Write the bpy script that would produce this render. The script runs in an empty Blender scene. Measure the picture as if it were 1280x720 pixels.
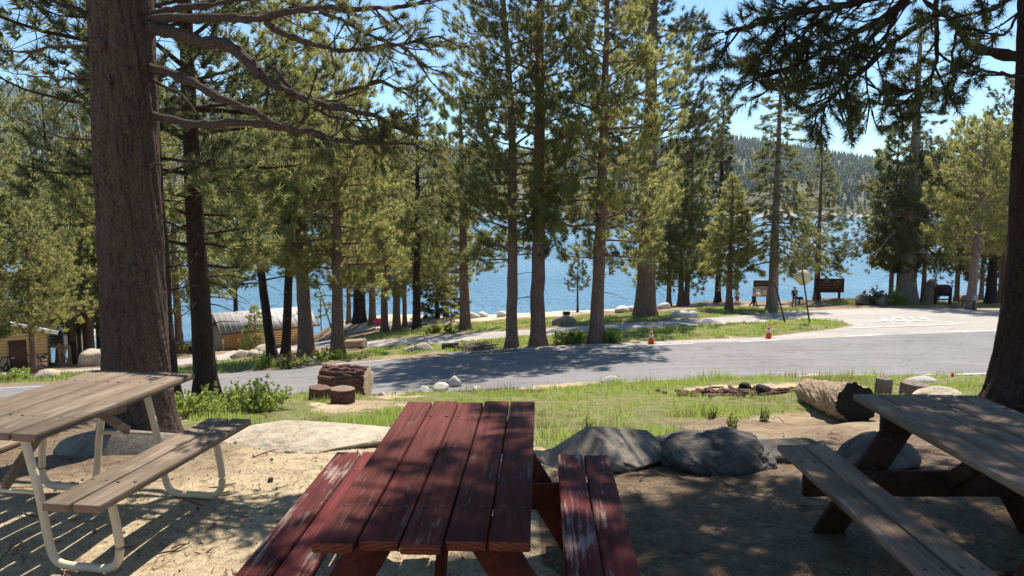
import bpy, math, random
import numpy as np
from mathutils import Vector, Matrix
PI = math.pi
scene = bpy.context.scene
COL = scene.collection
rng = np.random.default_rng(7)

# ------------------------------------------------------------------ camera model
FPX, CX, CY = 940.0, 640.0, 360.0
PITCH = math.atan(102.0 / FPX)
CAM = np.array([0.0, 0.0, 1.85])

def ray(px, py):
    u = (px - CX) / FPX; v = (CY - py) / FPX
    c, s = math.cos(PITCH), math.sin(PITCH)
    d = np.array([u, c + v * s, -s + v * c])
    return d / d[1]

def PY(px, py, Y):
    """world point on the view ray of a photo pixel at forward distance Y"""
    return CAM + ray(px, py) * Y

# ------------------------------------------------------------------ terrain
ctrl_px = [  # px, py, Y
 (440,545,6.9),(750,590,5.24),(900,590,5.24),(1000,588,5.3),(300,600,5.1),
 (600,500,13),(900,480,14.5),(1190,475,15.5),(400,498,13.5),(900,540,8.5),(700,540,8.2),(1050,530,8.6),(430,530,9),
 (172,552,6.5),(258,497,14.5),(0,497,14.1),(0,484,21.7),(-300,520,16),
 (470,492,16.1),(850,472,17.5),(1240,468,18),(1500,462,19),
 (250,470,22.5),(480,450,24.8),(640,438,26.5),(830,429,28),(960,424,29.5),(1070,405,35),(1250,413,32),(1500,408,33),
 (460,430,36),(640,418,33),(860,403,37),(1000,393,42),(1100,384,50),(1250,386,48),(1500,388,48),
 (274,446,45),(150,462,42),(40,463,47),(-200,472,44),(335,438,48),(390,430,47),(100,455,51),
 (300,441.5,57),(300,440,63),(250,441,58),(345,436,60),(390,431.8,60),(385,431.5,66),(200,443,60),(300,438,70),(390,431,73),(360,447,33),(424,445,31),
 (582,412,40),(521,411,48),(485,414,50),(445,402,62),(410,408,68),(640,392,60),(560,397,64),
 (807,395,42),(911,386,47),(965,387,47),(992,383,58),(900,376,66),(1000,378,64),(1036,372,60),(1133,378,56),(1250,381,56),
 (800,385,58),(720,389,60),(1230,372,80),(1500,372,85),
]
cp = [PY(*c) for c in ctrl_px]
cp += [np.array(p, float) for p in [(-2.5,4,0),(-2,5.3,0),(0,3,0),(2.5,3,0),(2.5,5,0),(0,0,0.02),(-4,1,0),(5,1,0.05),(-6,4,-.1),(7,5,-.15),
 (5.5,7,-.35),(0,-20,1.2),(-40,-20,0.5),(40,-20,1.5),(-60,8,-3.2),(60,8,-1.5),(-60,25,-6),(-80,60,-12.5),(-45,66,-12.6),(-30,78,-13.2),(-20,84,-13.3),
 (0,84,-13.3),(20,88,-13.3),(35,90,-13.3),(50,104,-13.3),(80,112,-13.3),(-60,95,-14.5),(0,105,-15),(60,130,-15),(100,60,-7),(90,30,-4)]]
cp = np.array(cp)
def _U(r2):
    return np.where(r2 > 1e-12, r2 * np.log(np.maximum(r2, 1e-12)) * .5, 0.0)
SC = 20.0
_n = len(cp)
_xy = cp[:, :2] / SC
_K = _U(((_xy[:, None] - _xy[None]) ** 2).sum(-1)) + np.eye(_n) * 0.0012
_Pm = np.c_[np.ones(_n), _xy]
_A = np.zeros((_n + 3, _n + 3)); _A[:_n, :_n] = _K; _A[:_n, _n:] = _Pm; _A[_n:, :_n] = _Pm.T
_w = np.linalg.solve(_A, np.r_[cp[:, 2], 0, 0, 0])
def T(x, y):
    x = np.atleast_1d(np.asarray(x, float)); y = np.atleast_1d(np.asarray(y, float))
    sh = x.shape
    q = np.c_[x.ravel(), y.ravel()] / SC
    out = np.empty(len(q))
    for i in range(0, len(q), 20000):
        qq = q[i:i + 20000]
        out[i:i + 20000] = _U(((qq[:, None] - _xy[None]) ** 2).sum(-1)) @ _w[:_n] + _w[_n] + qq @ _w[_n + 1:]
    return np.clip(out, -16, 2.5).reshape(sh)
def T1(x, y):
    return float(T(x, y)[0])
_YS = np.geomspace(2.0, 130.0, 2600)
def P(px, py):
    """where the view ray of a photo pixel first meets the terrain"""
    d = ray(px, py)
    z = T(d[0] * _YS, _YS)
    zr = CAM[2] + d[2] * _YS
    k = np.nonzero(zr <= z)[0]
    Y = _YS[k[0]] if len(k) else 60.0
    return np.array([d[0] * Y, Y, T1(d[0] * Y, Y)])
LAKE_Z = -12.15

# value noise
def vnoise(x, y, seed=0):
    xi = np.floor(x).astype(np.int64); yi = np.floor(y).astype(np.int64)
    fx = x - xi; fy = y - yi
    fx = fx * fx * (3 - 2 * fx); fy = fy * fy * (3 - 2 * fy)
    def h(a, b):
        n = (a * 374761393 + b * 668265263 + seed * 1442695041) & 0x7fffffff
        n = ((n ^ (n >> 13)) * 1274126177) & 0x7fffffff
        return ((n ^ (n >> 16)) & 0xffff) / 65535.0
    return (h(xi, yi) * (1 - fx) + h(xi + 1, yi) * fx) * (1 - fy) + (h(xi, yi + 1) * (1 - fx) + h(xi + 1, yi + 1) * fx) * fy
def fbm(x, y, seed=0, o=4):
    s = 0; a = .5
    for i in range(o):
        s = s + a * vnoise(x * 2 ** i, y * 2 ** i, seed + i); a *= .5
    return s / (1 - .5 ** o)
def noise3(v, sc, seed=0):
    return (fbm(v[:, 0] * sc + v[:, 2] * sc * .7 + 13, v[:, 1] * sc - v[:, 2] * sc * .6 + 7, seed, 3)
            + fbm(v[:, 2] * sc + 5, v[:, 0] * sc * .8 - v[:, 1] * sc * .5, seed + 9, 3)) / 2

# ------------------------------------------------------------------ object helpers
def tag(o, label=None, cat=None, group=None, kind=None):
    if label: o['label'] = label
    if cat: o['category'] = cat
    if group: o['group'] = group
    if kind: o['kind'] = kind
    return o
def thing(name, label, cat, loc=(0, 0, 0), rotz=0, group=None):
    o = bpy.data.objects.new(name, None); COL.objects.link(o)
    o.location = loc; o.rotation_euler = (0, 0, rotz); o.empty_display_size = .2
    return tag(o, label, cat, group)

class MB:
    """collects vertices and faces, built as ONE mesh object"""
    def __init__(s): s.v = []; s.f = []; s.m = []; s.n = 0
    def add(s, V, F, mat=0):
        V = np.asarray(V, float).reshape(-1, 3)
        if isinstance(F, np.ndarray): Fs = [F]
        else:
            d = {}
            for f in F: d.setdefault(len(f), []).append(f)
            Fs = [np.array(a) for a in d.values()]
        s.v.append(V)
        for a in Fs:
            s.f.append(a + s.n); s.m.append(np.full(len(a), mat, np.int32))
        s.n += len(V)
        return s
    def box(s, c, size, R=None, mat=0, bev=0.0):
        c = np.asarray(c, float); h = np.asarray(size, float) / 2
        if bev > 0:
            b = min(bev, h.min() * .9); V = []
            for sx in (-1, 1):
                for sy in (-1, 1):
                    for sz in (-1, 1):
                        V += [(sx * (h[0] - b), sy * (h[1] - b), sz * h[2]), (sx * (h[0] - b), sy * h[1], sz * (h[2] - b)), (sx * h[0], sy * (h[1] - b), sz * (h[2] - b))]
            V = np.array(V)
            def id(sx, sy, sz, k): return ((sx > 0) * 4 + (sy > 0) * 2 + (sz > 0)) * 3 + k
            F = []
            for q in (-1, 1):
                for k, ax in ((0, 2), (1, 1), (2, 0)):
                    o = []
                    for a, b2 in ((-1, -1), (1, -1), (1, 1), (-1, 1)):
                        sg = [0, 0, 0]; oth = [i for i in range(3) if i != ax]
                        sg[ax] = q; sg[oth[0]] = a; sg[oth[1]] = b2
                        o.append(id(*sg, k))
                    flip = (q < 0) != (ax == 1)
                    F.append(o[::-1] if flip else o)
            for a in (-1, 1):
                for b2 in (-1, 1):
                    F.append([id(-1, a, b2, 0), id(1, a, b2, 0), id(1, a, b2, 1), id(-1, a, b2, 1)][::(1 if a * b2 > 0 else -1)])
                    F.append([id(a, -1, b2, 0), id(a, -1, b2, 2), id(a, 1, b2, 2), id(a, 1, b2, 0)][::(1 if a * b2 > 0 else -1)])
                    F.append([id(a, b2, -1, 1), id(a, b2, 1, 1), id(a, b2, 1, 2), id(a, b2, -1, 2)][::(1 if a * b2 > 0 else -1)])
            for a in (-1, 1):
                for b2 in (-1, 1):
                    for c2 in (-1, 1):
                        F.append([id(a, b2, c2, 0), id(a, b2, c2, 1), id(a, b2, c2, 2)][::(1 if a * b2 * c2 < 0 else -1)])
        else:
            V = np.array([(x, y, z) for x in (-1, 1) for y in (-1, 1) for z in (-1, 1)]) * h
            F = [(0, 1, 3, 2), (4, 6, 7, 5), (0, 4, 5, 1), (2, 3, 7, 6), (0, 2, 6, 4), (1, 5, 7, 3)]
        if R is not None: V = V @ np.asarray(R).T
        return s.add(V + c, F, mat)
    def beam(s, a, b, w, t, up=(0, 0, 1), mat=0, bev=0.004, ext=0.0):
        """a board from a to b: w wide, t thick"""
        a = np.asarray(a, float); b = np.asarray(b, float); d = b - a; L = np.linalg.norm(d); d /= L
        x = np.cross(d, up); x /= np.linalg.norm(x); z = np.cross(x, d)
        return s.box((a + b) / 2, (w, L + ext, t), np.c_[x, d, z], mat, bev)
    def tube(s, pts, r, k=8, cap=True, mat=0):
        pts = np.asarray(pts, float); n = len(pts); r = np.broadcast_to(np.asarray(r, float), (n,))
        t = np.gradient(pts, axis=0); t /= np.maximum(np.linalg.norm(t, axis=1, keepdims=True), 1e-9)
        ref = np.array([0, 0, 1.0]) if abs(t[:, 2]).mean() < .8 else np.array([1.0, 0, 0])
        x = np.cross(t, ref); x /= np.maximum(np.linalg.norm(x, axis=1, keepdims=True), 1e-9); y = np.cross(t, x)
        a = np.arange(k) * 2 * PI / k
        V = pts[:, None] + (np.cos(a)[None, :, None] * x[:, None] + np.sin(a)[None, :, None] * y[:, None]) * r[:, None, None]
        i = np.arange(n - 1)[:, None] * k; j = np.arange(k)[None]; j2 = (j + 1) % k
        F = np.stack([i + j, i + k + j, i + k + j2, i + j2], -1).reshape(-1, 4)
        s.add(V.reshape(-1, 3), F, mat)
        if cap and k > 3:
            s.f.append(np.array([np.arange(k)]) + s.n - n * k); s.m.append(np.array([mat], np.int32))
            s.f.append(np.array([np.arange(k)[::-1]]) + s.n - k); s.m.append(np.array([mat], np.int32))
        return s
    def lathe(s, prof, k=24, c=(0, 0, 0), mat=0):
        c = np.asarray(c, float)
        V = [(r * math.cos(2 * PI * j / k), r * math.sin(2 * PI * j / k), z) for r, z in prof for j in range(k)]
        n = len(prof)
        F = [(i * k + j, i * k + (j + 1) % k, (i + 1) * k + (j + 1) % k, (i + 1) * k + j) for i in range(n - 1) for j in range(k)]
        F.append(tuple(range(k))[::-1]); F.append(tuple((n - 1) * k + j for j in range(k)))
        return s.add(np.array(V) + c, F, mat)
    def prism(s, poly, z0, z1, R=None, c=(0, 0, 0), mat=0):
        n = len(poly); V = np.array([(x, y, z0) for x, y in poly] + [(x, y, z1) for x, y in poly], float)
        if R is not None: V = V @ np.asarray(R).T
        F = [tuple(range(n))[::-1], tuple(range(n, 2 * n))] + [(i, (i + 1) % n, n + (i + 1) % n, n + i) for i in range(n)]
        return s.add(V + np.asarray(c, float), F, mat)
    def build(s, name, mats, parent=None, smooth=False, attrs=None, loc=None):
        me = bpy.data.meshes.new(name)
        V = np.concatenate(s.v); 
        me.vertices.add(len(V)); me.vertices.foreach_set('co', V.astype(np.float32).ravel())
        lt = np.concatenate([np.full(len(a), a.shape[1]) for a in s.f]); idx = np.concatenate([a.ravel() for a in s.f])
        me.loops.add(len(idx)); me.loops.foreach_set('vertex_index', idx.astype(np.int32))
        st = np.r_[0, np.cumsum(lt)[:-1]]
        me.polygons.add(len(lt)); me.polygons.foreach_set('loop_start', st.astype(np.int32))
        me.polygons.foreach_set('loop_total', lt.astype(np.int32))
        me.polygons.foreach_set('material_index', np.concatenate(s.m).astype(np.int32))
        if smooth: me.polygons.foreach_set('use_smooth', np.ones(len(lt), bool))
        if attrs:
            for k, a in attrs.items():
                at = me.attributes.new(k, 'FLOAT', 'POINT'); at.data.foreach_set('value', np.asarray(a, np.float32))
        me.update(calc_edges=True); me.validate()
        for m in (mats if isinstance(mats, (list, tuple)) else [mats]): me.materials.append(m)
        o = bpy.data.objects.new(name, me); COL.objects.link(o)
        if parent is not None: o.parent = parent
        if loc is not None: o.location = loc
        return o

# ------------------------------------------------------------------ materials
def new_mat(name):
    m = bpy.data.materials.new(name); m.use_nodes = True
    nt = m.node_tree; nt.nodes.clear()
    return m, nt
class N:
    """tiny node-graph writer"""
    def __init__(s, name):
        s.m, s.nt = new_mat(name); s.out = s.node('ShaderNodeOutputMaterial')
    def node(s, t, **kw):
        n = s.nt.nodes.new(t)
        for k, v in kw.items(): setattr(n, k, v)
        return n
    def link(s, a, b): s.nt.links.new(a, b)
    def setin(s, n, **kw):
        for k, v in kw.items():
            i = n.inputs[k.replace('_', ' ')] if k.replace('_', ' ') in n.inputs else n.inputs[k]
            if hasattr(v, 'node'): s.link(v, i)
            else: i.default_value = v
        return n
    def coord(s, scale=(1, 1, 1), kind='Object'):
        tc = s.node('ShaderNodeTexCoord'); mp = s.node('ShaderNodeMapping'); mp.inputs['Scale'].default_value = scale
        s.link(tc.outputs[kind], mp.inputs[0]); return mp.outputs[0]
    def noise(s, vec, scale, detail=6, rough=.6, dist=0):
        n = s.node('ShaderNodeTexNoise'); s.link(vec, n.inputs['Vector'])
        n.inputs['Scale'].default_value = scale; n.inputs['Detail'].default_value = detail; n.inputs['Roughness'].default_value = rough
        n.inputs['Distortion'].default_value = dist
        return n.outputs['Fac']
    def voro(s, vec, scale, feat='F1', out='Distance'):
        n = s.node('ShaderNodeTexVoronoi', feature=feat); s.link(vec, n.inputs['Vector']); n.inputs['Scale'].default_value = scale
        return n.outputs[out]
    def ramp(s, fac, stops):
        r = s.node('ShaderNodeValToRGB'); e = r.color_ramp.elements
        while len(e) < len(stops): e.new(.5)
        for i, (p, c) in enumerate(stops):
            e[i].position = p; e[i].color = (*c, 1) if hasattr(c, '__len__') else (c, c, c, 1)
        s.link(fac, r.inputs[0]); return r.outputs[0]
    def mix(s, fac, a, b, mode='MIX'):
        n = s.node('ShaderNodeMix', data_type='RGBA', blend_type=mode)
        for v, i in ((fac, 0), (a, 6), (b, 7)):
            if hasattr(v, 'node'): s.link(v, n.inputs[i])
            else: n.inputs[i].default_value = (*v, 1) if hasattr(v, '__len__') else v
        return n.outputs[2]
    def math(s, op, a, b=0.0):
        n = s.node('ShaderNodeMath', operation=op)
        for v, i in ((a, 0), (b, 1)):
            if hasattr(v, 'node'): s.link(v, n.inputs[i])
            else: n.inputs[i].default_value = v
        return n.outputs[0]
    def attr(s, name):
        n = s.node('ShaderNodeAttribute'); n.attribute_name = name; return n.outputs['Fac']
    def island(s):
        return s.node('ShaderNodeNewGeometry').outputs['Random Per Island']
    def bump(s, h, strength=.5, dist=.02):
        b = s.node('ShaderNodeBump'); b.inputs['Strength'].default_value = strength; b.inputs['Distance'].default_value = dist
        s.link(h, b.inputs['Height']); return b.outputs[0]
    def bsdf(s, col, rough=.8, normal=None, metal=0, spec=.3):
        p = s.node('ShaderNodeBsdfPrincipled')
        for k, v in (('Base Color', col), ('Roughness', rough), ('Metallic', metal), ('Specular IOR Level', spec)):
            if hasattr(v, 'node'): s.link(v, p.inputs[k])
            else: p.inputs[k].default_value = (*v, 1) if hasattr(v, '__len__') else v
        if normal is not None: s.link(normal, p.inputs['Normal'])
        s.link(p.outputs[0], s.out.inputs[0]); return p

def m_plain(name, col, rough=.7, metal=0, var=.25, scale=8, spec=.3):
    g = N(name); v = g.coord()
    n = g.noise(v, scale, 5)
    c = g.mix(n, tuple(x * (1 - var) for x in col), tuple(min(1, x * (1 + var)) for x in col))
    g.bsdf(c, rough, g.bump(n, .2, .005), metal, spec); return g.m

def m_wood(name, dark, light, wear, wear_amt=.5, endcol=None, rough=(.9, .7)):
    """painted or weathered boards, grain along local Y; wear patches are real worn paint"""
    g = N(name); isl = g.island()
    cmb = g.node('ShaderNodeCombineXYZ'); g.link(g.math('MULTIPLY', isl, 37), cmb.inputs[1]); g.link(g.math('MULTIPLY', isl, 11), cmb.inputs[0])
    def crd(sc):
        o = g.node('ShaderNodeVectorMath', operation='ADD'); g.link(g.coord(sc), o.inputs[0]); g.link(cmb.outputs[0], o.inputs[1]); return o.outputs[0]
    gr = g.noise(crd((26, 1.1, 26)), 1.6, 8, .65, .5); fine = g.noise(crd((150, 3.5, 150)), 1.0, 5, .75); streak = g.noise(crd((60, 2.6, 60)), 1.0, 6, .7, .2)
    patch = g.noise(crd((4.5, 1.5, 4.5)), 1.3, 6, .65, .4); blot = g.noise(crd((2, .8, 2)), 1.5, 4, .6)
    base = g.mix(g.ramp(gr, [(.3, 0), (.7, 1)]), dark, light)
    base = g.mix(g.ramp(blot, [(.35, .65), (.65, 0)]), base, tuple(x * .5 for x in dark))
    base = g.mix(g.math('MULTIPLY', isl, .35), base, tuple(x * .55 for x in dark))
    ww = g.math('ADD', g.math('MULTIPLY', patch, .62), g.math('MULTIPLY', streak, .5))
    m = g.ramp(ww, [(.66 - .10 * wear_amt, 0), (.735 - .08 * wear_amt, 1)])
    base = g.mix(g.math('MULTIPLY', m, min(1, .35 + wear_amt * .6)), base, g.mix(fine, tuple(x * .55 for x in wear), wear))
    lines = g.ramp(fine, [(.36, 1), (.46, 0)])
    base = g.mix(g.math('MULTIPLY', lines, .55), base, tuple(x * .35 for x in dark))
    crack = g.ramp(gr, [(.30, 1), (.335, 0)])
    base = g.mix(g.math('MULTIPLY', crack, .8), base, tuple(x * .2 for x in dark))
    if endcol is not None:
        geo = g.node('ShaderNodeTexCoord'); sep = g.node('ShaderNodeSeparateXYZ'); g.link(geo.outputs['Normal'], sep.inputs[0])
        e = g.math('GREATER_THAN', g.math('ABSOLUTE', sep.outputs[1]), .75)
        rings = g.node('ShaderNodeTexWave', wave_type='RINGS', rings_direction='Y'); g.link(g.coord((14, 0, 14)), rings.inputs[0])
        rings.inputs['Scale'].default_value = 1.6; rings.inputs['Distortion'].default_value = 3
        base = g.mix(e, base, g.mix(rings.outputs['Fac'], tuple(x * .55 for x in endcol), endcol))
    h = g.math('ADD', g.math('MULTIPLY', gr, .7), g.math('SUBTRACT', g.math('MULTIPLY', fine, .45), crack))
    g.bsdf(base, g.ramp(gr, [(.2, rough[0]), (.8, rough[1])]), g.bump(h, .7, .006), 0, .2); return g.m

def m_bark(name, dark, light, sc=1.0, axis=2, st=.32, big=.55):
    """scaly bark, its plates drawn out along the trunk (axis 2) or the log (axis 0)"""
    k = [sc, sc, sc]; k[axis] = sc * st
    g = N(name); v = g.coord(tuple(k)); v2 = g.coord((sc, sc, sc)); k3 = [sc, sc, sc]; k3[axis] = sc * min(1, st * 2); v3 = g.coord(tuple(k3))
    n = g.noise(v, 9, 8, .72, .6); vo = g.voro(v, 15); vs = g.voro(v3, 46); fine = g.noise(v2, 80, 4, .75)
    h = g.math('ADD', g.math('MULTIPLY', n, .6), g.math('ADD', g.math('MULTIPLY', vo, .35), g.math('ADD', g.math('MULTIPLY', vs, .45), g.math('MULTIPLY', fine, .4))))
    f = g.ramp(h, [(.62, 0), (1.08, 1)])
    c = g.mix(f, dark, light)
    b = g.noise(v2, 1.3, 4, .6)
    c = g.mix(g.ramp(b, [(.35, 0), (.75, big)]), c, tuple(x * y for x, y in zip(light, (.75, .52, .42))))
    g.bsdf(c, .92, g.bump(h, 1.0, .03), 0, .1); return g.m

def m_leaf(name, a, b, tr, mixf=.45, yel=None):
    """needles: reflect and let light through; hue varies from needle to needle and from clump to clump"""
    g = N(name); v = g.coord(); isl = g.island()
    cl = g.noise(v, .9, 3, .6)
    f = g.math('ADD', g.math('MULTIPLY', isl, .55), g.math('MULTIPLY', g.ramp(cl, [(.3, 0), (.7, 1)]), .45))
    c = g.mix(f, a, b)
    d = g.node('ShaderNodeBsdfPrincipled'); g.link(c, d.inputs['Base Color']); d.inputs['Roughness'].default_value = .55
    d.inputs['Specular IOR Level'].default_value = .35
    t = g.node('ShaderNodeBsdfTranslucent'); g.link(g.mix(f, tuple(x * .75 for x in tr), tr), t.inputs[0])
    mx = g.node('ShaderNodeMixShader'); mx.inputs[0].default_value = mixf
    g.link(d.outputs[0], mx.inputs[1]); g.link(t.outputs[0], mx.inputs[2]); g.link(mx.outputs[0], g.out.inputs[0])
    return g.m

def m_rock(name, a, b, spk=.5, sc=1.0):
    g = N(name); v = g.coord((sc, sc, sc))
    n = g.noise(v, 3.0, 8, .65); fine = g.noise(v, 60, 4, .8); cr = g.noise(v, 1.6, 5, .55, 1.2)
    c = g.mix(g.ramp(n, [(.3, 0), (.7, 1)]), a, b)
    c = g.mix(g.math('MULTIPLY', g.ramp(fine, [(.55, 0), (.62, 1)]), spk), c, tuple(x * .35 for x in a))
    c = g.mix(g.ramp(cr, [(.48, 0), (.497, .22), (.515, 0)]), c, tuple(x * .4 for x in a))
    md = g.noise(v, 14, 6, .75); c = g.mix(g.math('MULTIPLY', g.ramp(md, [(.40, 1), (.52, 0)]), .4), c, tuple(x * .5 for x in a))
    h = g.math('ADD', g.math('MULTIPLY', n, 1.0), g.math('ADD', g.math('MULTIPLY', md, .5), g.math('MULTIPLY', fine, .22)))
    g.bsdf(c, .88, g.bump(h, .9, .045), 0, .15); return g.m

M = {}
M['red'] = m_wood('red_paint_worn', (.085, .017, .013), (.24, .055, .040), (.40, .27, .21), .28, (.28, .062, .028))
M['red_bench'] = m_wood('red_paint_flaking', (.080, .013, .013), (.22, .038, .032), (.46, .36, .30), .7, (.28, .06, .025))
M['red_leg'] = m_wood('red_brown_stain', (.10, .018, .009), (.22, .042, .018), (.30, .11, .06), .2)
M['grey_wood'] = m_wood('grey_weathered_wood', (.19, .122, .080), (.40, .275, .19), (.50, .40, .31), .45, (.30, .17, .07))
M['tan_wood'] = m_wood('tan_weathered_wood', (.18, .125, .083), (.38, .285, .20), (.48, .40, .31), .5, (.34, .21, .14))
M['brown_wood'] = m_wood('dark_brown_stain', (.045, .020, .012), (.125, .058, .032), (.20, .12, .08), .25)
M['pipe'] = m_plain('cream_painted_pipe', (.66, .53, .36), .38, 0, .12, 14, .5)
M['steel'] = m_plain('rusted_bolt_steel', (.09, .06, .045), .55, .6)
M['bark_big'] = m_bark('grey_brown_bark', (.012, .009, .0075), (.20, .145, .12), 4.4, 2, .6, .35)
M['bark_dark'] = m_bark('dark_bark', (.010, .008, .007), (.075, .052, .043), 1.6)
M['bark_mid'] = m_bark('mid_bark', (.04, .025, .019), (.27, .175, .13), 1.1)
M['bark_grey'] = m_bark('grey_bark', (.06, .045, .04), (.31, .25, .215), .9)
M['log_bark'] = m_bark('log_bark', (.018, .010, .008), (.17, .10, .08), 1.3, 0, .3)
M['stump_top'] = m_plain('weathered_stump_top', (.20, .145, .105), .9, 0, .3, 25)
M['cut'] = m_plain('cut_wood', (.52, .40, .27), .8, 0, .2, 20)
M['char'] = m_plain('charred_wood', (.02, .017, .015), .9, 0, .5, 20)
M['leaf_y'] = m_leaf('needles_yellow_green', (.055, .064, .022), (.235, .238, .085), (.60, .58, .19), .52)
M['leaf_m'] = m_leaf('needles_mid_green', (.038, .047, .020), (.165, .172, .068), (.43, .43, .145), .49)
M['leaf_d'] = m_leaf('needles_dark_green', (.024, .032, .017), (.095, .104, .046), (.23, .24, .085), .42)
M['leaf_n'] = m_leaf('needles_near', (.04, .048, .02), (.15, .15, .065), (.32, .31, .10), .42)
M['leaf_s'] = m_leaf('shrub_leaves', (.12, .17, .035), (.27, .32, .085), (.55, .62, .14), .48)
M['leaf_b'] = m_leaf('brown_needles', (.10, .055, .025), (.20, .11, .05), (.20, .11, .04), .3)
M['far_leaf'] = m_leaf('far_conifers', (.028, .052, .024), (.068, .100, .042), (.05, .07, .03), .2)
M['grass'] = m_leaf('grass_blades', (.14, .20, .035), (.36, .41, .12), (.58, .72, .15), .46)
M['drygrass'] = m_leaf('dry_grass', (.22, .18, .09), (.38, .32, .18), (.35, .28, .12), .3)
M['granite'] = m_rock('pale_granite', (.40, .325, .235), (.60, .51, .385))
M['granite_g'] = m_rock('grey_granite', (.17, .14, .11), (.38, .325, .26), .6, 1.6)
M['granite_d'] = m_rock('dark_granite', (.085, .076, .068), (.20, .18, .16), .5, 1.4)
M['granite_w'] = m_rock('white_granite', (.48, .45, .40), (.66, .63, .57), .35, 2)

def m_ground():
    g = N('granite_sand_ground'); v = g.coord()
    grass = g.attr('grass'); litter = g.attr('litter'); beach = g.attr('beach')
    n1 = g.noise(v, .7, 6, .6); n2 = g.noise(v, 9, 6, .7); n3 = g.noise(v, 90, 4, .8); vo = g.voro(v, 120, 'F1', 'Color')
    sand = g.mix(g.ramp(n2, [(.3, 0), (.75, 1)]), (.42, .315, .19), (.63, .505, .335))
    sand = g.mix(.35, sand, g.ramp(vo, [(.2, .15), (.8, .85)]), 'OVERLAY')
    sand = g.mix(g.ramp(n3, [(.56, 0), (.68, .6)]), sand, (.16, .105, .06))
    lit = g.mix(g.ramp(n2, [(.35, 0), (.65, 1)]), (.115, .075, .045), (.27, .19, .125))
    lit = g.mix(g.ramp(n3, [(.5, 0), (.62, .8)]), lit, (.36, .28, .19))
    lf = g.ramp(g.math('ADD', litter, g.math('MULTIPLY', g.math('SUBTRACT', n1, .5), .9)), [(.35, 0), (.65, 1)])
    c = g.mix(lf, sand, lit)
    gr = g.mix(g.ramp(n2, [(.35, 0), (.65, 1)]), (.10, .12, .035), (.27, .24, .11))
    gf = g.ramp(g.math('ADD', grass, g.math('MULTIPLY', g.math('SUBTRACT', n2, .5), .7)), [(.38, 0), (.62, 1)])
    c = g.mix(gf, c, gr)
    bs = g.mix(n2, (.40, .33, .24), (.58, .50, .39))
    c = g.mix(g.ramp(g.math('ADD', beach, g.math('MULTIPLY', g.math('SUBTRACT', n1, .5), .6)), [(.4, 0), (.6, 1)]), c, bs)
    h = g.math('ADD', g.math('MULTIPLY', n2, 1.2), g.math('MULTIPLY', n3, .5))
    h = g.math('ADD', h, g.math('MULTIPLY', g.noise(v, 3.2, 3, .5), 2.2))
    g.bsdf(c, .95, g.bump(h, .9, .035), 0, .1); return g.m
M['ground'] = m_ground()

def m_asphalt(name, a, b):
    g = N(name); v = g.coord()
    n1 = g.noise(v, .35, 5, .6); n2 = g.noise(v, 130, 3, .8); st = g.noise(g.coord((.08, 1.6, 1)), 1.5, 6, .6)
    cr = g.noise(v, .55, 6, .5, 1.5)
    c = g.mix(g.ramp(n1, [(.3, 0), (.7, 1)]), a, b)
    c = g.mix(g.ramp(st, [(.4, 0), (.7, .35)]), c, tuple(x * 1.35 for x in b))
    c = g.mix(.25, c, g.ramp(n2, [(.3, .0), (.7, 1)]), 'OVERLAY')
    pt = g.noise(v, .9, 7, .7, .8); c = g.mix(g.ramp(pt, [(.55, 0), (.72, .22)]), c, (.40, .34, .27)); c = g.mix(g.ramp(g.noise(v, 2.6, 5, .7), [(.3, .3), (.45, 0)]), c, tuple(x * .55 for x in a))
    c = g.mix(g.ramp(cr, [(.488, 0), (.496, .85), (.504, 0)]), c, tuple(x * .3 for x in a))
    g.bsdf(c, .85, g.bump(n2, .35, .01), 0, .25); return g.m
M['asphalt'] = m_asphalt('asphalt', (.145, .135, .135), (.20, .187, .186))
M['pale_asphalt'] = m_asphalt('pale_old_asphalt', (.27, .245, .22), (.38, .345, .305))
M['paint'] = m_plain('white_road_paint', (.66, .65, .62), .7, 0, .25, 5)

def m_water():
    g = N('lake_water'); v = g.coord((1, .45, 1)); v2 = g.coord((1, .5, 1))
    n = g.noise(v, .55, 5, .65); n2 = g.noise(g.coord((.35, 1, 1)), .02, 5, .65); n3 = g.noise(v2, 2.4, 3, .6)
    c = g.mix(g.ramp(n2, [(.35, 0), (.65, 1)]), (.045, .15, .24), (.115, .24, .335))
    h = g.math('ADD', n, g.math('MULTIPLY', n3, .3))
    p = g.bsdf(c, .30, g.bump(h, 1.0, 1.8), 0, .5); p.inputs['IOR'].default_value = 1.33
    return g.m
M['water'] = m_water()
def m_hill():
    g = N('far_hillside'); v = g.coord()
    n = g.noise(v, .006, 7, .65); n2 = g.noise(v, .05, 5, .6)
    rock = g.attr('rock')
    c = g.mix(n2, (.07, .075, .045), (.16, .145, .095))
    r = g.mix(n2, (.34, .31, .28), (.55, .51, .46))
    f = g.ramp(g.math('ADD', rock, g.math('SUBTRACT', n, .5)), [(.45, 0), (.6, 1)])
    g.bsdf(g.mix(f, c, r), .95, g.bump(n2, .5, 4), 0, .1); return g.m
M['hill'] = m_hill()
M['orange'] = m_plain('orange_plastic', (.72, .10, .03), .45, 0, .1)
M['white'] = m_plain('white_surface', (.74, .73, .70), .5, 0, .08)
M['black'] = m_plain('black_rubber', (.02, .02, .02), .6, 0, .2)
M['sign_back'] = m_plain('bare_sign_back', (.66, .57, .33), .5, .1, .12, 3)
M['post'] = m_plain('dark_steel_post', (.055, .045, .04), .6, .3)
M['rust'] = m_plain('rusty_post', (.14, .075, .05), .8, .2)
M['brown_sign'] = m_plain('brown_sign_board', (.055, .03, .022), .7, 0, .3, 6)
M['sign_text'] = m_plain('sign_lettering', (.30, .13, .05), .7, 0, .2)
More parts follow.
